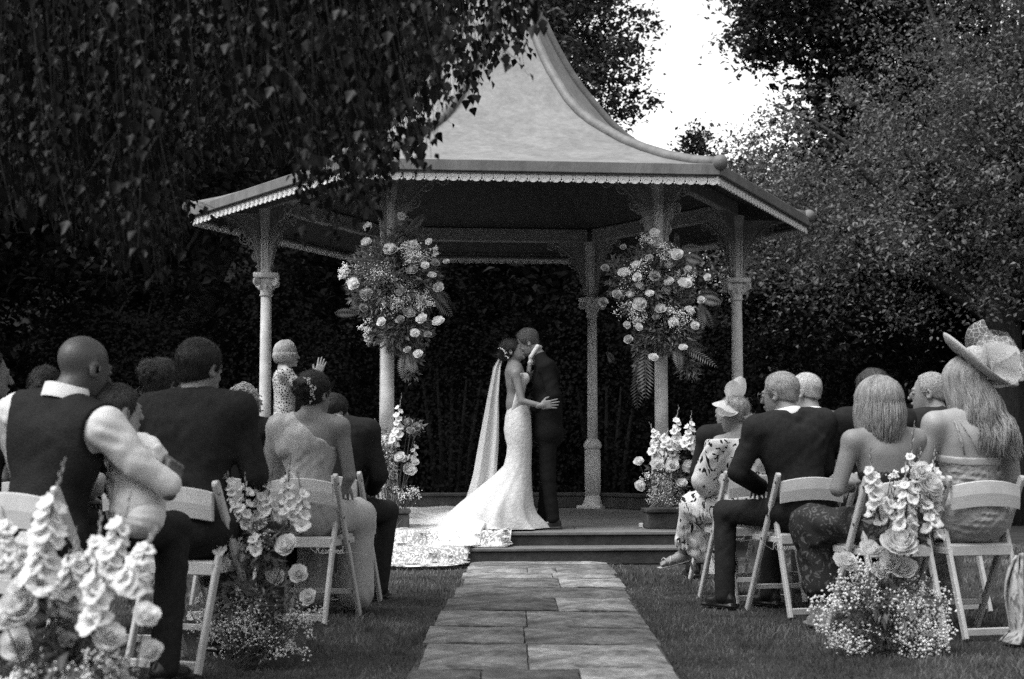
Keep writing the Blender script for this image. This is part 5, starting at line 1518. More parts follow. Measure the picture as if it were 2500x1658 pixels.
# --- women seated one row ahead on the left
g = guest('L2b', 'guest with dark pinned hair glimpsed behind the waistcoated man')
J = seated(h=.97, hs=.98, yaw=.2); body(g, J, skin_t, .011, fem=True, legs=True); hair_updo(g, J, hair_k, (0, -.09, .0), .045, 3)
S = SDF(); add_torso(S, J, .014, True); S.ell(J['hip'], A3(.19, .17, .13), None, .05)
for n in 'lr': S.cone(J['hp' + n], J['kn' + n], .10, .085, .05); S.cone(J['kn' + n], J['an' + n] + A3(0, 0, .15), .085, .08, .05)
S.plane(J['shl'] + A3(0, 0, -.03), (0, 0, 1)); S.folds(.006, 24); S.put('dress', suit_n, g, .013)
g = guest('L2', 'woman with a loose curly dark updo catching the light beside the dark suit')
J = seated(h=.99, hs=1.02, yaw=radians(-25), hoff=(.02, 0, .02)); body(g, J, skin_t, .011, fem=True)
hair_updo(g, J, hair_br, (.0, -.085, .055), .062, 5, 40)
mb = MB(); rng = np.random.default_rng(12)
for k in range(40):
    p = J['head'] + A3(-.09 + rng.normal() * .02, -.03 + rng.normal() * .03, -.05 + rng.normal() * .02); r_ = rng.uniform(.008, .014); ph = rng.uniform(0, 6)
    mb.tube([p + A3(r_ * cos(ph + q * 1.3), r_ * sin(ph + q * 1.3), -.010 * q) for q in range(9)], .004, 4)
mb.put('side_curls', hair_br, g, True)
S = SDF(); add_torso(S, J, .014, True); S.ell(J['hip'], A3(.19, .17, .13), None, .05)
for n in 'lr': S.cone(J['hp' + n], J['kn' + n], .10, .085, .05); S.cone(J['kn' + n], J['an' + n] + A3(0, 0, .15), .085, .08, .05)
S.plane(J['shl'] + A3(0, 0, -.02), (0, 0, 1)); S.folds(.006, 24); S.put('dress', suit_n, g, .013)
g = guest('L4', 'guest with fluffy pale blond curls clapping beyond the dark suited shoulder')
J = clap(seated(h=.95, hs=.98, yaw=radians(-20), hoff=(.02, .0, -.02)), (.10, .24, .98), (.3, .4, 1)); J['elr'] = J['shr'] + A3(.02, .08, -.24); J['ell'] = J['shl'] + A3(-.02, .08, -.24); body(g, J, skin_l, .010, fem=True)
mb = MB(); rng = np.random.default_rng(6); c = J['head']
for k in range(360):
    d = rand_dirs(1, rng)[0]; d[1] = -abs(d[1]) if rng.random() < .8 else d[1] * .3
    p = c + A3(0, -.02, .01) + d * A3(.085, .10, .105) * rng.uniform(.75, 1.0); ph = rng.uniform(0, 6); a = np.cross(d, unit(rng.normal(size=3))); r_ = rng.uniform(.012, .02)
    bb = np.cross(d, a)
    mb.tube([p + d * .007 * q + (a * cos(ph + q * .9) + bb * sin(ph + q * .9)) * r_ - A3(0, 0, .006 * q) for q in range(7)], [.004, .005, .005, .0045, .004, .003, .001], 4, cap=False)
mb.put('hair', M('hair_pale', .42, rough=.45, var=.35, scale=60, spec=.4), g, True)
S = SDF(); add_torso(S, J, .014, True); S.ell(J['hip'], A3(.19, .17, .13), None, .05)
for n in 'lr': add_arm(S, J, n, .012); S.cone(J['hp' + n], J['kn' + n], .10, .085, .05); S.cone(J['kn' + n], J['an' + n] + A3(0, 0, .15), .085, .08, .05)
S.folds(.006, 24); S.put('dress', suit_n, g, .013)

# --- woman in one shouldered satin dress
g = guest('L6', 'woman with dark pinned hair in a one shouldered grey satin dress', 1.05)
J = seated(lean=.0, h=.96, w=1.0, yaw=radians(-22), pitch=radians(-4), hs=1.04, hoff=(.02, 0, 0))
J['elr'] = J['shr'] + A3(.045, .03, -.28); J['wrr'] = A3(.12, .25, .72)
body(g, J, M('skin_olive', .22, rough=.5, var=.1, scale=14), .007, fem=True, torso_g=0)
hair_updo(g, J, hair_k, (-.005, -.085, .028), .066, 9, 46)
mb = MB(); rng = np.random.default_rng(2)
for k in range(16):
    t = k / 15; p = J['head'] + J['hR'] @ (A3(.035 + .03 * sin(t * 3), -.125 + .045 * t, .075 - .11 * t) + rng.normal(size=3) * .006)
    for q in range(4): mb.ball(p + rng.normal(size=3) * .006, (.0055, .003, .0055), 6, 4)
mb.put('hair_comb', M('pearl', .6, rough=.3, spec=.6), g)
satin = ruched('grey_satin', .42, 9, .25, .38, .3, (1, 1, .35))
S = SDF(); add_torso(S, J, .010, True); S.ell(J['hip'], A3(.185, .155, .13), None, .05)
S.plane(A3(.165, 0, .955), unit((.62, 0, .78)), .004)
S.folds(.004, 30, ((1, .2, .35), (.8, .1, -.5)), 2)
for n in 'lr': S.cone(J['hp' + n], J['kn' + n], .105, .09, .08); S.cone(J['kn' + n], J['an' + n] + A3(0, 0, .02), .10, .11, .08)
S.folds(.009, 24, ((1, .4, .08), (.5, 1, .1)), 7)
S.put('dress', satin, g, .008)
S = SDF(); S.ell(J['shl'] + A3(.0, 0, -.01), A3(.072, .070, .07), None, .03); S.cone(J['shl'] + A3(.05, 0, .0), J['neck'] + A3(-.07, -.01, -.045), .062, .045, .03)
S.cone(J['shl'], J['ell'] + A3(-.03, .02, 0), .062, .085, .03); S.cone(J['chest'] + A3(-.11, -.03, .02), J['shl'] + A3(.03, -.01, 0), .07, .06, .04)
S.folds(.005, 26, ((1, .4, .1), (.8, -.4, .3)), 5); S.put('cape_sleeve', satin, g, .008)
# --- dark suited man beside her
g = guest('L7', 'man in a black suit sitting half hidden in front of the one shouldered dress', 1.05)
J = seated(lean=.14, h=.93, w=1.02, yaw=radians(-35), pitch=radians(-18), hs=1.0, hoff=(-.06, .05, -.06)); J['knr'] = A3(.20, .44, .55); J['anr'] = A3(.17, .36, .09)
J['elr'] = J['shr'] + A3(.06, .05, -.27); J['wrr'] = A3(.14, .30, .70)
body(g, J, skin_t, .010, legs=False); jacket(g, J, suit_b, .011, .022, .006, 6); hair_short(g, J, hair_k, .012); trousers(g, J, suit_b, .011); shoes(g, J)

# ================================================== right hand guests
# --- lady with fascinator and leaf print dress, legs crossed
g = guest('A', 'lady in a white dress with dark leaf print, pale fascinator and strappy sandal', 1.0); L = loc_of('A', 1.0)
J = seated(lean=-.02, h=.92, w=.96, side=-.05, yaw=radians(28), pitch=radians(-4), hs=.98, hoff=(-.05, .02, 0))
J['shl'] = J['shl'] + A3(-.0, .0, -.01); J['ell'] = J['shl'] + A3(-.07, .10, -.25); J['wrl'] = A3(-.10, .32, .70)
J['hpl'] = J['hip'] + A3(-.10, .04, 0); J['knl'] = A3(-.20, .40, .60); J['anl'] = L(1665, 1352, 10.45); J['knr'] = A3(-.02, .43, .56); J['anr'] = A3(-.02, .38, .10)
body(g, J, skin_t, .009, fem=True)
print_m = pattern('leaf_print', .68, .015, 13, .58, .60, 'noise', (1, 1, .6), dist=2.2)
S = SDF(); add_torso(S, J, .020, True); S.ell(J['hip'], A3(.19, .165, .13), None, .05)
for n in 'lr': S.ell(J['sh' + n], A3(.072, .07, .07), None, .03); add_arm(S, J, n, .03, (.055, .055, .05), .03, True, .55)
S.plane(J['neck'] + A3(0, 0, -.045), (0, .1, 1), .006)
S.folds(.008, 26, seed=3); S.put('dress', print_m, g, .009)
S = SDF(); 
for n in 'lr': S.cone(J['hp' + n], J['kn' + n], .11, .095, .06)
S.cone(J['knl'], J['anl'] + A3(.03, -.02, .10), .10, .085, .05); S.cone(J['knl'] + A3(.08, -.05, -.05), J['anl'] + A3(.12, -.10, .04), .10, .10, .06); S.cone(J['knr'], J['anr'] + A3(0, -.05, .06), .10, .10, .06)
S.folds(.018, 36, ((1, .2, .08), (.9, -.5, .06)), 4); S.put('skirt', print_m, g, .009)
# sandal on the lifted foot
a = J['anl']; toe = unit(rotz(-CR['A']) @ A3(-.9, -.25, -.28)); R = frame(np.cross(toe, A3(.2, 1, 0)) * -1 + A3(0, 0, .6), toe)
q = lambda *v: a + R @ A3(*v)
S = SDF(); S.ell(q(0, .0, -.02), A3(.034, .045, .045), R, .02); S.ell(q(0, .10, -.035), A3(.038, .075, .020), R, .03); S.cone(q(0, .03, -.025), q(0, .09, -.03), .036, .028, .03)
for k in range(5): S.cone(q(-.026 + .013 * k, .15, -.042), q(-.028 + .014 * k, .178 - .005 * k, -.046), .0085, .007, .004)
S.put('foot', skin_t, g, .005)
mb = MB(); sole = [q(.0, y, -.058 - .006 * sin(y * 12)) for y in np.linspace(-.05, .19, 9)]
mb.tube(sole, .036, 8, flat=.22); mb.tube([q(0, -.045, -.06), q(0, -.055, -.10), q(0, -.05, -.125)], [.012, .009, .006], 6)
for y0, y1 in ((.06, .12), (.12, .06), (.13, .15)):
    mb.tube([q(-.042, y0, -.05), q(-.03, (y0 * 2 + y1) / 3, -.012), q(0, (y0 + y1) / 2, .0), q(.03, (y0 + 2 * y1) / 3, -.012), q(.042, y1, -.05)], .0042, 5)
mb.tube([q(-.03, -.01, -.02), q(0, .045, .015), q(.03, -.01, -.02)], .004, 5)
mb.put('sandal', M('silver_strap', .5, rough=.35, spec=.5), g, True)
hair_updo(g, J, hair_bl, (.02, -.10, -.035), .034, 4, 18)
mb = MB(); c = J['head']; rng = np.random.default_rng(3)
for k in range(60):
    p = c + J['hR'] @ A3(.02 + rng.normal() * .012, -.11, -.05); e = p + A3(rng.normal() * .02, -.01 + rng.normal() * .01, -.10 - .04 * rng.random())
    mb.tube([p, p + A3(rng.normal() * .012, -.03, -.03), (p + e) / 2 + A3(0, -.015, 0), e], [.004, .005, .004, .001], 4, cap=False)
mb.put('ponytail', hair_bl, g, True)
# fascinator: looped organza petals and ribbon bow
org = M('organza', .78, rough=.6, var=.06, scale=20, trans=.4, spec=.2)
def organza_petal(mb, base, d, w, L, curl, nrm, twist=0.0):
    d = unit(d); nrm = unit(np.asarray(nrm, float) - d * (np.asarray(nrm, float) @ d)); sdv = np.cross(d, nrm); V = []; n, m_ = 6, 8
    for j in range(m_ + 1):
        v = j / m_; hw = w * (.18 + .95 * sin(pi * min(1, v * .92 + .04)) ** .8)
        for i in range(n + 1):
            u = i / n * 2 - 1
            V.append(np.asarray(base) + d * L * v * (1 - .25 * curl * v) + sdv * hw * u * cos(twist * v) + nrm * (curl * L * .55 * v * v - .28 * hw * u * u + .002 * sin(9 * u + 7 * v)))
    mb.add(V, [[j * (n + 1) + i, j * (n + 1) + i + 1, (j + 1) * (n + 1) + i + 1, (j + 1) * (n + 1) + i] for j in range(m_) for i in range(n)])
fas = root('fascinator', 'pale looped organza fascinator pinned on the leaf print lady\'s hair', 'hat', tuple(A3(*CP['A'], 0) + rotz(CR['A']) @ (J['head'] + A3(0, 0, .09))))
RA = rotz(CR['A'])
for d, w, Lp, cu, nr in (((.55, -.3, 1), .055, .19, .25, (-.4, -1, .2)), ((.2, -.35, 1), .05, .16, .4, (-.2, -1, .2)), ((-.75, -.6, -.5), .075, .17, .3, (-.2, -1, .5)), ((-.45, -.6, -1.0), .065, .16, .25, (-.4, -1, .2)), ((-.7, -.4, .4), .05, .10, .6, (0, -1, .7))):
    mb = MB(); organza_petal(mb, (-.03, -.04, 0), RA @ A3(*d), w, Lp, cu, nr); mb.put('petal', org, fas, True)
mb = MB().lathe([(.03, -.012), (.034, -.004), (.025, .006), (.001, .012)], 14, (-.03, -.04, 0)); mb.put('disc', org, fas, True)
# --- grey haired man in black
g = guest('B', 'grey haired man with glasses in a black suit and white collar', 1.05); L = loc_of('B', 1.05)
J = seated(lean=.03, h=.98, w=1.12, side=-.10, yaw=radians(38), pitch=radians(-6), hs=1.08, hoff=(-.03, .02, 0))
J['ell'] = J['shl'] + A3(-.10, .06, -.25); J['wrl'] = A3(-.10, .30, .72); J['knl'] = A3(-.28, .42, .57); J['anl'] = L(1770, 1475, 9.45) * A3(1, 1, 0) + A3(0, 0, .09); J['knr'] = A3(.06, .45, .57); J['anr'] = A3(.0, .40, .09)
body(g, J, skin_t, .008, legs=False); jacket(g, J, suit_b, .009, .024, .007, 7); collar(g, J, shirt_m, .074, .034); hair_short(g, J, hair_gr, .010, -.04, .05, rough=.0025, seed=2); glasses(g, J); trousers(g, J, suit_b, .010, seed=3); shoes(g, J, toe=(-.5, 1, 0))
# --- white haired man in tweed
tweed = pattern('grey_tweed', .10, .17, 120, .3, .7, 'noise', dist=.5)
g = guest('A2', 'white haired man with glasses in a grey tweed jacket', 1.05)
J = seated(lean=.02, h=1.02, w=1.08, yaw=radians(40), pitch=radians(-4), hs=1.05, hoff=(-.03, 0, .02))
body(g, J, skin_l, .009, legs=False); jacket(g, J, tweed, .010, .022, .006, 9); collar(g, J, shirt_m, .070, .030); hair_short(g, J, hair_wh, .008, -.035, .045, rough=.002, seed=5); glasses(g, J); trousers(g, J, tweed, .013); shoes(g, J)
# --- bald man in the front row behind the fascinator
g = guest('Z', 'balding man in the front row mostly hidden behind the fascinator', 1.0)
J = seated(lean=.05, yaw=radians(30)); body(g, J, skin_t, .011, legs=False); jacket(g, J, suit_n, .012); hair_short(g, J, hair_br, .006, -.03, .0, recede=.03); trousers(g, J, suit_n, .014); shoes(g, J)
# --- dark haired clapping guest
g = guest('B2', 'dark haired guest clapping with raised hands behind the blond bob', 1.05)
J = clap(seated(lean=.02, h=1.03, w=1.05, yaw=radians(10), hs=1.04), (-.24, .20, 1.05), (-.1, .3, 1)); body(g, J, skin_l, .009, legs=False); jacket(g, J, suit_n, .011); hair_short(g, J, hair_br, .016, -.05, .06, rough=.005); trousers(g, J, suit_n, .014); shoes(g, J)
# --- clapping man with glasses
g = guest('B3', 'grey cropped man with dark glasses clapping next to the hat', 1.05)
J = clap(seated(lean=.04, h=1.01, w=1.08, yaw=radians(55), hs=1.05, hoff=(-.03, 0, 0)), (-.16, .12, 1.09), (-.25, .3, 1)); body(g, J, skin_t, .008, legs=False); jacket(g, J, suit_b, .011); hair_short(g, J, hair_gr, .007, -.035, .05, rough=.002); glasses(g, J, shoe_m); trousers(g, J, suit_b, .014); shoes(g, J)
# --- blond woman with bare shoulders
g = guest('C', 'woman with a smooth blond bob and bare back and arm', 1.0)
J = seated(lean=.03, h=.90, w=1.05, side=-.02, yaw=radians(8), hs=1.10, hoff=(-.02, 0, .0))
J['ell'] = J['shl'] + A3(-.075, .03, -.26); J['wrl'] = A3(-.06, .28, .80); J['hdl'] = A3(.3, .6, .4)
J['knl'] = A3(-.24, .42, .57); J['anl'] = A3(-.20, .38, .09)
body(g, J, skin_t, .007, fem=True, torso_g=0.002, arm_r=(.052, .042, .028))
hair_locks(g, J, hair_bl, .19, 950, 145, .004, .0036, 4, 0.0, (0, -.005), .25, vol=1.22)
flor = pattern('dark_floral', .03, .12, 22, .58, .62, 'noise', dist=2.0)
S = SDF(); add_torso(S, J, .010, True); S.ell(J['hip'], A3(.19, .165, .13), None, .05); S.plane(A3(0, 0, .88), (0, 0, 1), .004)
for n in 'lr': S.cone(J['hp' + n], J['kn' + n], .10, .085, .12); S.cone(J['kn' + n], J['an' + n] + A3(0, 0, .16), .09, .11, .14)
S.cone((J['knl'] + J['knr']) / 2, (J['anl'] + J['anr']) / 2 + A3(0, 0, .16), .10, .12, .12)
S.folds(.012, 26, ((1, .5, .1), (.6, -1, .2)), seed=4); S.put('dress', flor, g, .010); shoes(g, J, skin_t)
# --- guest in the wide hat
g = guest('D', 'woman with long wavy blond hair in a pale strappy dress under a wide hat', 1.08)
J = seated(lean=-.01, h=.90, w=1.08, side=.02, yaw=radians(6), roll=radians(10), hs=1.12, hoff=(.0, .01, .02))
J['ell'] = J['shl'] + A3(-.07, .05, -.26); J['elr'] = J['shr'] + A3(.07, .05, -.26)
body(g, J, skin_l, .007, fem=True, torso_g=.006, arm_r=(.056, .046, .030))
hair_locks(g, J, hair_bl, .35, 1000, 138, .013, .0036, 8, .1, (.10, -.045), -.25, wl=19, vol=1.12)
pale = ruched('pale_ruched', .30, 14, .9, .45, .3, (1.2, 1, 1.2))
S = SDF(); add_torso(S, J, .012, True); S.ell(J['hip'], A3(.20, .17, .14), None, .05); S.plane(A3(0, 0, .895), (0, -.15, 1), .004); S.folds(.010, 42, ((.7, .2, .8), (-.7, .2, .8), (.1, .1, 1)), 4)
for n in 'lr': S.cone(J['hp' + n], J['kn' + n], .11, .095, .06); S.cone(J['kn' + n], J['an' + n] + A3(0, 0, .06), .10, .10, .05)
S.put('dress', pale, g, .009)
S = SDF(); add_torso(S, J, .017, True, False); S.plane(A3(0, 0, .902), (0, -.15, 1), .002); S.plane(A3(0, 0, .862), (0, .15, -1), .002); S.put('dress_band', satin, g, .007)
ch = J['chest']
for sx in (-1, 1):
    strap(g, [ch + A3(sx * .10, -.118, -.02), ch + A3(sx * .115, -.113, .06), ch + A3(sx * .125, -.085, .14), ch + A3(sx * .125, -.03, .185), ch + A3(sx * .12, .05, .17), ch + A3(sx * .10, .11, .08)], .0055, pale)
    strap(g, [ch + A3(sx * .02, -.119, -.02), ch + A3(sx * .06, -.119, .06), ch + A3(sx * .09, -.10, .12), ch + A3(sx * .105, -.05, .185)], .005, pale)
# her hat
hat_c = J['head'] + J['hR'] @ A3(.035, -.03, .105)
hw = A3(*CP['D'], 0) + rotz(CR['D']) @ (hat_c * 1.08)
hat = root('wide_hat', 'wide brimmed pale straw hat with organza bow and netting, tilted to one side', 'hat', tuple(hw), CR['D'])
straw = M('sinamay_straw', .42, rough=.7, var=.2, scale=90, bump=.5, bscale=220, spec=.15)
TR = rotz(radians(-8)) @ roty(radians(33)) @ rotx(radians(20))
n = 48; prof = [(.085, .0), (.115, -.006), (.16, -.004), (.21, .010), (.238, .030), (.248, .046)]
V = []
for r_, z in prof:
    for i in range(n):
        a = 2 * pi * i / n; V.append(TR @ A3(r_ * cos(a), r_ * sin(a) * .94, z + .014 * sin(2 * a + .6) * (r_ / .25)))
F = [[k * n + i, k * n + (i + 1) % n, (k + 1) * n + (i + 1) % n, (k + 1) * n + i] for k in range(len(prof) - 1) for i in range(n)]
brim = put('brim', mesh_from(np.array(V), F, 'brim', True), straw, hat); md = brim.modifiers.new('thickness', 'SOLIDIFY'); md.thickness = .005
mb = MB().lathe([(.098, -.01), (.100, .02), (.094, .055), (.078, .082), (.045, .098), (.002, .104)], 32, R=TR); mb.put('crown', straw, hat, True)
mb = MB().lathe([(.101, .0), (.103, .012), (.102, .026)], 32, R=TR); mb.put('ribbon', org, hat, True)
for d, w, Lp, cu, nr in (((-.2, -.6, .9), .075, .20, .2, (0, -1, .1)), ((-1, -.3, .25), .07, .17, .5, (-.1, -.8, 1)), ((.9, -.4, -.1), .08, .18, .5, (0, -1, .8)), ((.4, -.7, -.5), .075, .15, .6, (0, -1, .3)), ((-.5, -.7, -.2), .06, .13, .6, (0, -1, .5)), ((.3, -.3, 1), .07, .17, .4, (0, -1, .2)), ((.8, .2, .6), .07, .16, .4, (.2, -.6, .8))):
    mb = MB(); organza_petal(mb, TR @ A3(.05, -.07, .06), TR @ A3(*d), w * 1.15, Lp * 1.0, cu, TR @ A3(*nr)); mb.put('organza_loop', org, hat, True)
mb = MB().ball(TR @ A3(.03, -.11, .06), (.022, .018, .022), 10, 8); mb.put('button', org, hat, True)
# stiff net billowing round the far side of the crown
net_m = bpy.data.materials.new('hat_net'); net_m.use_nodes = True; nt = net_m.node_tree; nn, ll = nt.nodes, nt.links
bs = nn['Principled BSDF']; bs.inputs['Base Color'].default_value = (.75, .75, .75, 1); bs.inputs['Roughness'].default_value = .7
tc = nn.new('ShaderNodeTexCoord'); vo = nn.new('ShaderNodeTexVoronoi'); vo.feature = 'DISTANCE_TO_EDGE'; vo.inputs['Scale'].default_value = 34; ll.new(tc.outputs['Object'], vo.inputs['Vector'])
mr = nn.new('ShaderNodeMapRange'); mr.inputs['From Min'].default_value = .02; mr.inputs['From Max'].default_value = .045; mr.inputs['To Min'].default_value = .6; mr.inputs['To Max'].default_value = .14
ll.new(vo.outputs[0], mr.inputs[0]); ll.new(mr.outputs[0], bs.inputs['Alpha'])
mb = MB(); V = []; nu, nv = 30, 12
for j in range(nv + 1):
    for i in range(nu + 1):
        a = -2.4 + 3.9 * i / nu; v = j / nv; r_ = .12 + .17 * sin(pi * v * .8) + .02 * sin(5 * a)
        V.append(TR @ A3(r_ * cos(a), r_ * sin(a) * .95, -.0 + .22 * v + .02 * sin(7 * a)))
mb.add(V, [[j * (nu + 1) + i, j * (nu + 1) + i + 1, (j + 1) * (nu + 1) + i + 1, (j + 1) * (nu + 1) + i] for j in range(nv) for i in range(nu)])
mb.put('netting', net_m, hat, True)
# patterned shawl hanging over the far side of her chair
shp = pattern('swirl_print', .42, .14, 14, .45, .6, 'noise', (1, 1, .6), dist=3.0)
p0 = at(2490, 1360, 7.75)
V = []; nu, nv = 22, 26
for j in range(nv + 1):
    v = j / nv
    for i in range(nu + 1):
        u = i / nu * 2 - 1
        wd = .05 + .09 * v + .025 * sin(v * 5) + .06 * max(0, v - .85) / .15
        V.append([u * wd + .04 * v * v, .055 * sin(u * 7 + 2.5 * v) * (.3 + v) + .02 * sin(u * 17 + v * 4) - .05 * v, p0[2] * (1 - v) + .006 + .02 * (1 - u * u) * (v < .05) - .02 * abs(u) * (1 - v)])
mb = MB().add(V, [[j * (nu + 1) + i, j * (nu + 1) + i + 1, (j + 1) * (nu + 1) + i + 1, (j + 1) * (nu + 1) + i] for j in range(nv) for i in range(nu)])
sh = mb.put('shawl', shp, None, True, loc=(p0[0], p0[1] - .03, 0)); md = sh.modifiers.new('thickness', 'SOLIDIFY'); md.thickness = .006
tag(sh, 'pale swirl patterned shawl hanging to the grass beside the hat wearer\'s chair', 'shawl')
# ------------------------------------------------------------------ bride and groom on the platform
BX, BY = -0.02, 13.72
bride = root('person', 'bride in a white lace fishtail gown with bare back, embracing the groom', 'person', (BX, BY, FLOOR), radians(-90))   # local +Y is world +X
BLc = lambda px, py, Y: local((BX, BY, FLOOR), radians(-90), at(px, py, Y))
J = standing(1.66, lean=.02, pitch=radians(22), hoff=(0, .01, -.01), yaw=radians(-10))
# shoulders facing the groom; the near arm (her right) reaches round him
J['hip'] = BLc(1262, 1045, BY); J['waist'] = BLc(1256, 985, BY); J['chest'] = BLc(1257, 930, BY); J['neck'] = BLc(1256, 893, BY)
J['F'] = np.eye(3)
J['shr'] = BLc(1260, 912, BY - .15); J['shl'] = BLc(1258, 912, BY + .15)
J['elr'] = BLc(1274, 980, BY - .20); J['wrr'] = BLc(1321, 990, BY - .22); J['hdr'] = A3(.08, 1, .12); J['pnr'] = A3(-1, 0, 0); J['cur'] = .10
J['ell'] = BLc(1290, 925, BY + .2); J['wrl'] = BLc(1320, 895, BY + .1); J['hdl'] = A3(.6, .6, .4); J['pnl'] = A3(0, -.6, -.6)
J['head'] = BLc(1251, 857, BY - .01)
for n, s_ in (('l', -1), ('r', 1)): J['hp' + n] = J['hip'] + A3(s_ * .08, 0, -.04); J['kn' + n] = A3(s_ * .07, .02, .46); J['an' + n] = A3(s_ * .07, 0, .09)
S = SDF(); add_torso(S, J, -.012, True, False); add_head(S, J); S.ell(J['hip'], A3(.10, .085, .10), None, .04)
for n in 'lr': add_arm(S, J, n, 0, (.040, .033, .022)); S.cone(J['hip'], J['kn' + n], .06, .045, .03); S.cone(J['kn' + n], J['an' + n], .045, .03, .02)
H = SDF(); hand(H, J, 'l', .98); hand(H, J, 'r', .98); S.put('body', M('skin_bronze', .19, rough=.5, var=.12, scale=18, bump=.1, bscale=160), bride, .007, extra=H)
hair_updo(bride, J, hair_k, (0, -.10, .0), .05, 7, 30)
mb = MB(); rng = np.random.default_rng(5)
for k in range(22):
    t = k / 21; p = BLc(1219 + 24 * t + 3 * sin(t * 6), 850 + 24 * t ** 1.6, BY - .085) + rng.normal(size=3) * .005
    mb.ball(p, (.005, .005, .004), 6, 4)
    if k % 2: mb.tube([p, p + rng.normal(size=3) * .012], .0015, 4)
mb.put('hair_vine', M('bright_vine', .8, rough=.3, spec=.7), bride)
# gown: rings from the waist to the floor, sweeping back (to the left in the picture) and forward towards the steps
lace_m = M('lace_gown', .6, rough=.75, var=.16, scale=22, bump=.6, bscale=40, spec=.15)
rings = []   # (z above floor, left X, right X) in world metres from the bride's axis, plus half depth
for py, xl, xr, hd in ((985, 1243, 1285, .09), (996, 1239, 1291, .112), (1018, 1233, 1297, .14), (1049, 1230, 1298, .158), (1070, 1233, 1299, .155), (1088, 1238, 1299, .145), (1112, 1236, 1298, .135), (1136, 1230, 1297, .135), (1160, 1206, 1297, .16), (1185, 1176, 1297, .21), (1211, 1145, 1298, .30), (1235, 1118, 1300, .36), (1255, 1098, 1306, .39), (1272, 1085, 1320, .405), (1282, 1076, 1328, .41), (1288, 1072, 1332, .412)):
    z = max(.006, at(1260, py, BY)[2] - FLOOR); rings.append((z, at(xl, py, BY)[0] - BX, at(xr, py, BY)[0] - BX, hd))
V = []; n = 60
for k, (z, xl, xr, hd) in enumerate(rings):
    for i in range(n):
        a = 2 * pi * i / n; cx = (xl + xr) / 2; rx = (xr - xl) / 2
        low = max(0, (k - 7) / 7)
        wob = 1 + low * (.05 * sin(9 * a + .4) + .035 * sin(17 * a + 1)) + .012 * sin(14 * a) * (k > 5)
        x = cx + rx * cos(a) * wob; y = -hd * sin(a) * wob
        x = max(xl - .05, x)
        # world dx -> local y ; world dy -> local -x
        V.append([-y * 1.0, x, z + (.02 * sin(7 * a) * low * (z > .02))])
F = [[k * n + i, (k + 1) * n + i, (k + 1) * n + (i + 1) % n, k * n + (i + 1) % n] for k in range(len(rings) - 1) for i in range(n)]
put('gown_skirt', mesh_from(np.array(V), [f_[::-1] for f_ in F], 'gown_skirt', True), lace_m, bride)
S = SDF(); add_torso(S, J, .004, True, False); S.plane(J['chest'] + A3(0, .035, 0), (0, -1, .25), .006); S.plane(J['chest'] + A3(0, .0, .06), (0, -.1, 1), .006); S.put('bodice', lace_m, bride, .008)
strap(bride, [BLc(1248, 941, BY - .13), BLc(1246, 920, BY - .145), BLc(1252, 905, BY - .15), BLc(1263, 901, BY - .145), BLc(1272, 912, BY - .13), BLc(1280, 930, BY - .11)], .005, lace_m)
# train: sheer tulle with lace at the edge, lying over platform, landing and steps
def ground_h(x, y):
    """height of the paving under a world point"""
    q = rotz(-GTH) @ A3(x - GX, y - GY, 0); yl = q[1]
    def sm(a, b, t): t = np.clip((t - a) / (b - a), 0, 1); return t * t * (3 - 2 * t)
    return .004 + .137 * sm(yf - .75, yf - .694, yl) + .130 * sm(yf - .42, yf - .366, yl)
tull = bpy.data.materials.new('tulle_lace'); tull.use_nodes = True; nt = tull.node_tree; nn, ll = nt.nodes, nt.links
bs = nn['Principled BSDF']; bs.inputs['Base Color'].default_value = (.82, .82, .82, 1); bs.inputs['Roughness'].default_value = .8; bs.inputs['Specular IOR Level'].default_value = .1
at_ = nn.new('ShaderNodeAttribute'); at_.attribute_name = 'lace'
tc = nn.new('ShaderNodeTexCoord')
v1 = nn.new('ShaderNodeTexVoronoi'); v1.inputs['Scale'].default_value = 9; ll.new(tc.outputs['Object'], v1.inputs['Vector'])
n1 = nn.new('ShaderNodeTexNoise'); n1.inputs['Scale'].default_value = 21; n1.inputs['Detail'].default_value = 3; n1.inputs['Distortion'].default_value = 2.5; ll.new(tc.outputs['Object'], n1.inputs['Vector'])
m1 = nn.new('ShaderNodeMath'); m1.operation = 'ADD'; ll.new(at_.outputs['Fac'], m1.inputs[0])
m2 = nn.new('ShaderNodeMath'); m2.operation = 'MULTIPLY_ADD'; ll.new(n1.outputs[0], m2.inputs[0]); m2.inputs[1].default_value = 2.0; m2.inputs[2].default_value = -1.0
ll.new(m2.outputs[0], m1.inputs[1])
m3 = nn.new('ShaderNodeMapRange'); m3.inputs['From Min'].default_value = .45; m3.inputs['From Max'].default_value = .55; m3.inputs['To Min'].default_value = .36; m3.inputs['To Max'].default_value = .97
ll.new(m1.outputs[0], m3.inputs[0]); ll.new(m3.outputs[0], bs.inputs['Alpha'])
hem_px = [(1335, 1276, FLOOR), (1314, 1288, FLOOR), (1284, 1295.5, FLOOR), (1250, 1296, FLOOR), (1236, 1320, .2), (1215, 1335, .14), (1185, 1336, .14), (1150, 1336, .14), (1118, 1386, 0), (1050, 1387, 0), (985, 1388, 0), (925, 1390, 0), (890, 1384, 0), (880, 1330, .14), (900, 1260, FLOOR), (935, 1232, FLOOR), (1000, 1228, FLOOR), (1060, 1228, FLOOR), (1120, 1224, FLOOR)]
hem = [ground(px, py, z)[:2] for px, py, z in hem_px]
hem = np.array(hem)
def resample(P, m):
    d = np.r_[0, np.cumsum(np.linalg.norm(np.diff(P, axis=0), axis=1))]; t = np.linspace(0, d[-1], m)
    return np.stack([np.interp(t, d, P[:, k]) for k in (0, 1)], 1)
nu, nv = 220, 34
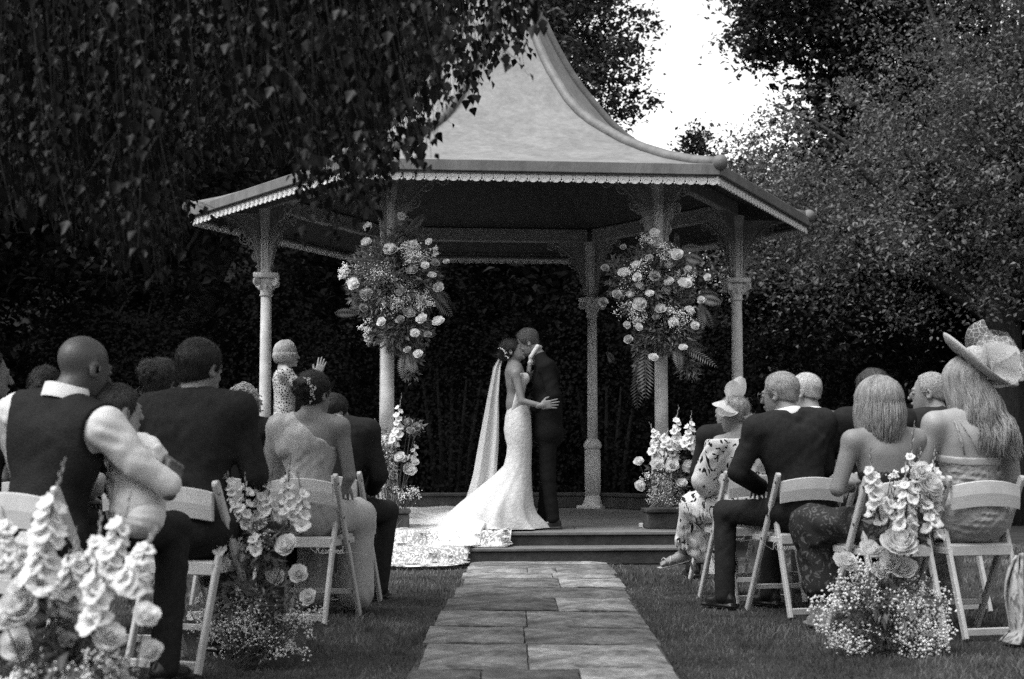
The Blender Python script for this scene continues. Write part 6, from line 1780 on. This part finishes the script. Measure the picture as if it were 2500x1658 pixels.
HM = resample(hem, nu); inner_c = A3(BX - .12, BY - .05, 0)
V = []; lac = []
for j in range(nv + 1):
    v = j / nv
    for i in range(nu):
        e = HM[i]; st = inner_c[:2] + (e - inner_c[:2]) * .22
        e2 = inner_c[:2] + (e - inner_c[:2]) * (1 + .10 * abs(sin(i * .26)) + .03 * sin(i * .9) + .03 * sin(i * .07))
        p = st + (e2 - st) * v
        base = ground_h(p[0], p[1])
        fold = .016 * (sin(i * .21 + 3 * v) + .6 * sin(i * .47 - 2 * v)) * v * (1.1 - .6 * v)
        V.append([p[0], p[1], base + .012 + max(-.006, fold) + .16 * max(0, 1 - v * 3.2) ** 2])
        lac.append(np.clip(max(1.3 * max(0, 1 - v * 1.9), .16 + .50 * max(0, (v - .35) / .65)) + .08 + (.4 if v > .955 else 0), 0, 1.3))
V = np.array(V); LV = (rotz(radians(90)) @ (V - A3(BX, BY, FLOOR)).T).T
F = np.array([[j * nu + i, j * nu + i + 1, (j + 1) * nu + i + 1, (j + 1) * nu + i] for j in range(nv) for i in range(nu - 1)])
me = mesh_from(LV, F, 'train', True); at2 = me.attributes.new('lace', 'FLOAT', 'POINT'); at2.data.foreach_set('value', np.array(lac, np.float32))
put('train', me, tull, bride)
# lace flowers sewn along the hem, small raised motifs
mb = MB(); rng = np.random.default_rng(15)
def motif(c, r_, up):
    for k in range(6):
        a = k * pi / 3 + rng.uniform(-.2, .2); d = A3(cos(a), sin(a), 0); s_ = A3(-sin(a), cos(a), 0)
        mb.add([c, c + d * r_ * .6 + s_ * r_ * .28 + A3(0, 0, .008), c + d * r_ + A3(0, 0, .004), c + d * r_ * .6 - s_ * r_ * .28 + A3(0, 0, .008)], [[0, 3, 2, 1]])
for k in range(520):
    i = rng.integers(4, nu - 40); v = 1 - abs(rng.normal()) * .22
    if v < .35: continue
    j = int(np.clip(v * nv, 0, nv)); motif(LV[j * nu + i] + A3(0, 0, .006), rng.uniform(.022, .05), None)
tag(mb.put('lace_motifs', lace_m, bride), kind='stuff')
# veil hanging from the back of her head
veil = bpy.data.materials.new('veil_tulle'); veil.use_nodes = True; nt = veil.node_tree; b_ = nt.nodes['Principled BSDF']
b_.inputs['Base Color'].default_value = (.8, .8, .8, 1); b_.inputs['Roughness'].default_value = .8; b_.inputs['Alpha'].default_value = .7; b_.inputs['Specular IOR Level'].default_value = .1
V = []; nu, nv = 40, 30
top = BLc(1226, 862, BY)
for j in range(nv + 1):
    v = j / nv; py = 862 + (1216 - 862) * v
    xl = np.interp(v, [0, .1, .3, .6, .85, 1], [1224, 1204, 1190, 1170, 1154, 1138]); xr = np.interp(v, [0, .1, .3, .6, .85, 1], [1230, 1222, 1218, 1218, 1212, 1208])
    for i in range(nu + 1):
        u = i / nu
        dep_ = BY + .05 + .06 * sin(u * 11 + 1.5 * v + .8 * sin(3 * v)) * (.15 + .85 * v) * .7 + .03 * v
        V.append(BLc(xl + (xr - xl) * u, py, dep_))
F = np.array([[j * (nu + 1) + i, j * (nu + 1) + i + 1, (j + 1) * (nu + 1) + i + 1, (j + 1) * (nu + 1) + i] for j in range(nv) for i in range(nu)])
put('veil', mesh_from(np.array(V), F, 'veil', True), veil, bride)

# --- groom
GXX, GYY = .36, 13.84
groom = root('person', 'groom in a dark suit bending his head to kiss the bride', 'person', (GXX, GYY, FLOOR), radians(90))     # local +Y is world -X
GL = lambda px, py, Y: local((GXX, GYY, FLOOR), radians(90), at(px, py, Y))
J = standing(1.80, lean=.06, pitch=radians(-24), w=1.08)
J['F'] = np.eye(3)
J['hip'] = GL(1336, 1060, GYY); J['waist'] = GL(1335, 1000, GYY); J['chest'] = GL(1332, 935, GYY); J['neck'] = GL(1316, 872, GYY); J['head'] = GL(1287, 836, GYY)
J['shl'] = GL(1335, 895, GYY - .19); J['shr'] = GL(1335, 895, GYY + .19)
J['ell'] = GL(1352, 965, GYY - .22); J['wrl'] = GL(1305, 1000, GYY - .10); J['hdl'] = A3(0, 1, .1); J['pnl'] = A3(1, 0, 0)
J['elr'] = GL(1345, 968, GYY + .22); J['wrr'] = GL(1292, 990, GYY + .16); J['hdr'] = A3(0, 1, .1)
for n, s_ in (('l', 1), ('r', -1)):
    J['hp' + n] = J['hip'] + A3(-s_ * .085, 0, -.03); J['kn' + n] = GL(1338, 1165, GYY - s_ * .09); J['an' + n] = GL(1338 + 12 * s_, 1262, GYY - s_ * .09)
body(groom, J, skin_t, .008, legs=False)
S = SDF(); add_torso(S, J, .022); S.ell(J['hip'] + A3(0, 0, .06), A3(.170, .112, .20), None, .08); S.ell(J['waist'], A3(.165, .125, .22), None, .08)
for n in 'lr': S.ell(J['sh' + n], A3(.068, .068, .064), None, .03); add_arm(S, J, n, .018, (.052, .045, .036), .03, True, .95)
S.cone(J['neck'] + A3(0, .04, -.06), J['neck'] + A3(0, .13, .10), .05, .07, .01, 's'); S.folds(.005, 20); groom_m = M('groom_suit', .011, rough=.85, var=.3, scale=40, spec=.1); S.put('jacket', groom_m, groom, .010)
trousers(groom, J, groom_m, .011); shoes(groom, J)
hair_short(groom, J, M('hair_sandy', .10, rough=.5, var=.5, scale=70, bump=.9, bscale=180), .013, -.04, .06, rough=.004)
c0, c1 = GL(1312, 846, GYY - .055), GL(1295, 872, GYY - .075); c2, c3 = GL(1318, 848, GYY + .055), GL(1300, 874, GYY + .05)
S = SDF(); S.cone(c0, c1, .020, .018, .01); S.cone(c2, c3, .02, .018, .01); S.cone(c0, c2, .02, .02, .01); S.cone(c1, GL(1291, 905, GYY - .05), .016, .022, .01); S.put('shirt_collar', shirt_m, groom, .006)
mb = MB(); p = GL(1297, 886, GYY - .15); bo = place('buttonhole_flower', ROSES[2], groom, p, (.6, .6, .2), .034)
mb = MB(); rng = np.random.default_rng(4)
for k in range(9): mb.tube([p, p + rng.normal(size=3) * .03], [.003, .001], 4)
mb.put('buttonhole_sprig', green_m, groom)

# --- celebrant with blond bob and leopard print top beside the left column
EX, EY = at(694, 1000, 15.2)[:2]
cel = root('person', 'woman with a blond bob, leopard print top and pale skirt clapping by the left column', 'person', (EX, EY, FLOOR), radians(-78))
J = clap(standing(1.84, yaw=radians(8)), (.0, .34, 1.60), (0, .3, 1)); body(cel, J, skin_l, .009, fem=True)
hair_locks(cel, J, M('hair_ash', .42, rough=.45, var=.35, scale=60, spec=.4, bump=.5, bscale=150),  .075, 380, 125, .002, .0055, 6, 0, (0, .0), .5, vol=1.12)
leo = pattern('leopard_print', .5, .02, 42, .12, .2, 'edge', dist=1)
S = SDF(); add_torso(S, J, .016, True)
for n in 'lr': S.ell(J['sh' + n], A3(.062, .062, .06), None, .03); add_arm(S, J, n, .014, (.05, .042, .034), .03, True, .85)
S.plane(J['hip'] + A3(0, 0, .02), (0, 0, -1)); S.plane(J['neck'] + A3(0, 0, -.02), (0, 0, 1)); S.folds(.004, 26); S.put('top', leo, cel, .009)
S = SDF(); S.ell(J['hip'], A3(.185, .14, .13), None, .05)
S.cone(J['hip'] + A3(0, 0, -.05), A3(0, 0, .42), .15, .17, .06); S.folds(.008, 26, ((1, .3, .05), (.5, 1, .1))); S.put('skirt', M('pale_linen', .5, rough=.8, var=.1), cel, .010); shoes(cel, J)

# crumpled pale cloth at the foot of the rear column
p = ground(1452, 1240, FLOOR)
S = SDF(); S.ell((0, 0, .03), A3(.17, .12, .045), None, .03); S.ell((.10, -.05, .025), A3(.14, .09, .035), None, .03); S.ell((-.10, .03, .04), A3(.08, .08, .06), None, .03)
S.folds(.016, 22, ((1, .3, .2), (.4, 1, .1))); S.plane((0, 0, .002), (0, 0, -1))
tag(S.put('cloth', M('pale_cloth', .5, rough=.8, var=.2), None, .010, loc=(p[0], p[1], FLOOR)), 'crumpled pale cloth lying at the foot of the rear column', 'cloth')
# ------------------------------------------------------------------ grass blades on the near lawn
rng = np.random.default_rng(77)
def blades(n, x0, x1, y0, y1, hmin, hmax, wid):
    # denser towards the camera
    y = y0 + (y1 - y0) * rng.random(n) ** 1.35
    x = rng.uniform(-1, 1, n) * (y * .36 + .25)
    c = path_cx(y)
    ok = (np.abs(x - c) > .545 + .035 * np.sin(y * 5.1 + 3 * (x > c)) + .025 * np.sin(y * 13 + 1.5 * np.sin(y * 3)) + rng.normal(size=n) * .03) & ~((y > 12.95) & (np.abs(x) < 2.4))
    x, y = x[ok], y[ok]; n = len(x)
    h = rng.uniform(hmin, hmax, n) * (1 + .4 * np.sin(x * 3 + y * 2))
    a = rng.uniform(0, 2 * pi, n); le = rng.normal(size=(n, 2)) * .55 * h[:, None]
    w = wid * rng.uniform(.6, 1.3, n) * (.6 + y * .06)
    B = np.stack([x, y, np.full(n, -.012)], 1); s_ = np.stack([np.cos(a) * w, np.sin(a) * w, np.zeros(n)], 1)
    T = B + np.stack([le[:, 0], le[:, 1], h], 1); Mi = (B + T) / 2 + np.stack([-le[:, 0] * .15, -le[:, 1] * .15, h * .12], 1)
    V = np.stack([B - s_, B + s_, Mi - s_ * .7, Mi + s_ * .7, T], 1).reshape(-1, 3); i = np.arange(n) * 5
    F = np.concatenate([np.stack([i, i + 1, i + 3], 1), np.stack([i, i + 3, i + 2], 1), np.stack([i + 2, i + 3, i + 4], 1)])
    return V, F
V, F = blades(125000, -3, 3, 5.6, 16.0, .014, .033, .0024)
gr = put('grass', mesh_from(V, F, 'grass'), M('grass_blade', .125, rough=.55, var=.6, scale=2.2, spec=.3, trans=.2, var2=.45, scale2=1.1))
tag(gr, 'short mown grass either side of the path', 'grass', kind='stuff')

# ------------------------------------------------------------------ thin out the organic meshes
for o, k in THIN:
    md = o.modifiers.new('thin', 'DECIMATE'); md.ratio = k
dg = bpy.context.evaluated_depsgraph_get()
new = [(o, bpy.data.meshes.new_from_object(o.evaluated_get(dg))) for o, k in THIN]
for o, me in new:
    o.modifiers.clear(); nm = o.data.name; old = o.data; o.data = me
    if old.users == 0: bpy.data.meshes.remove(old)
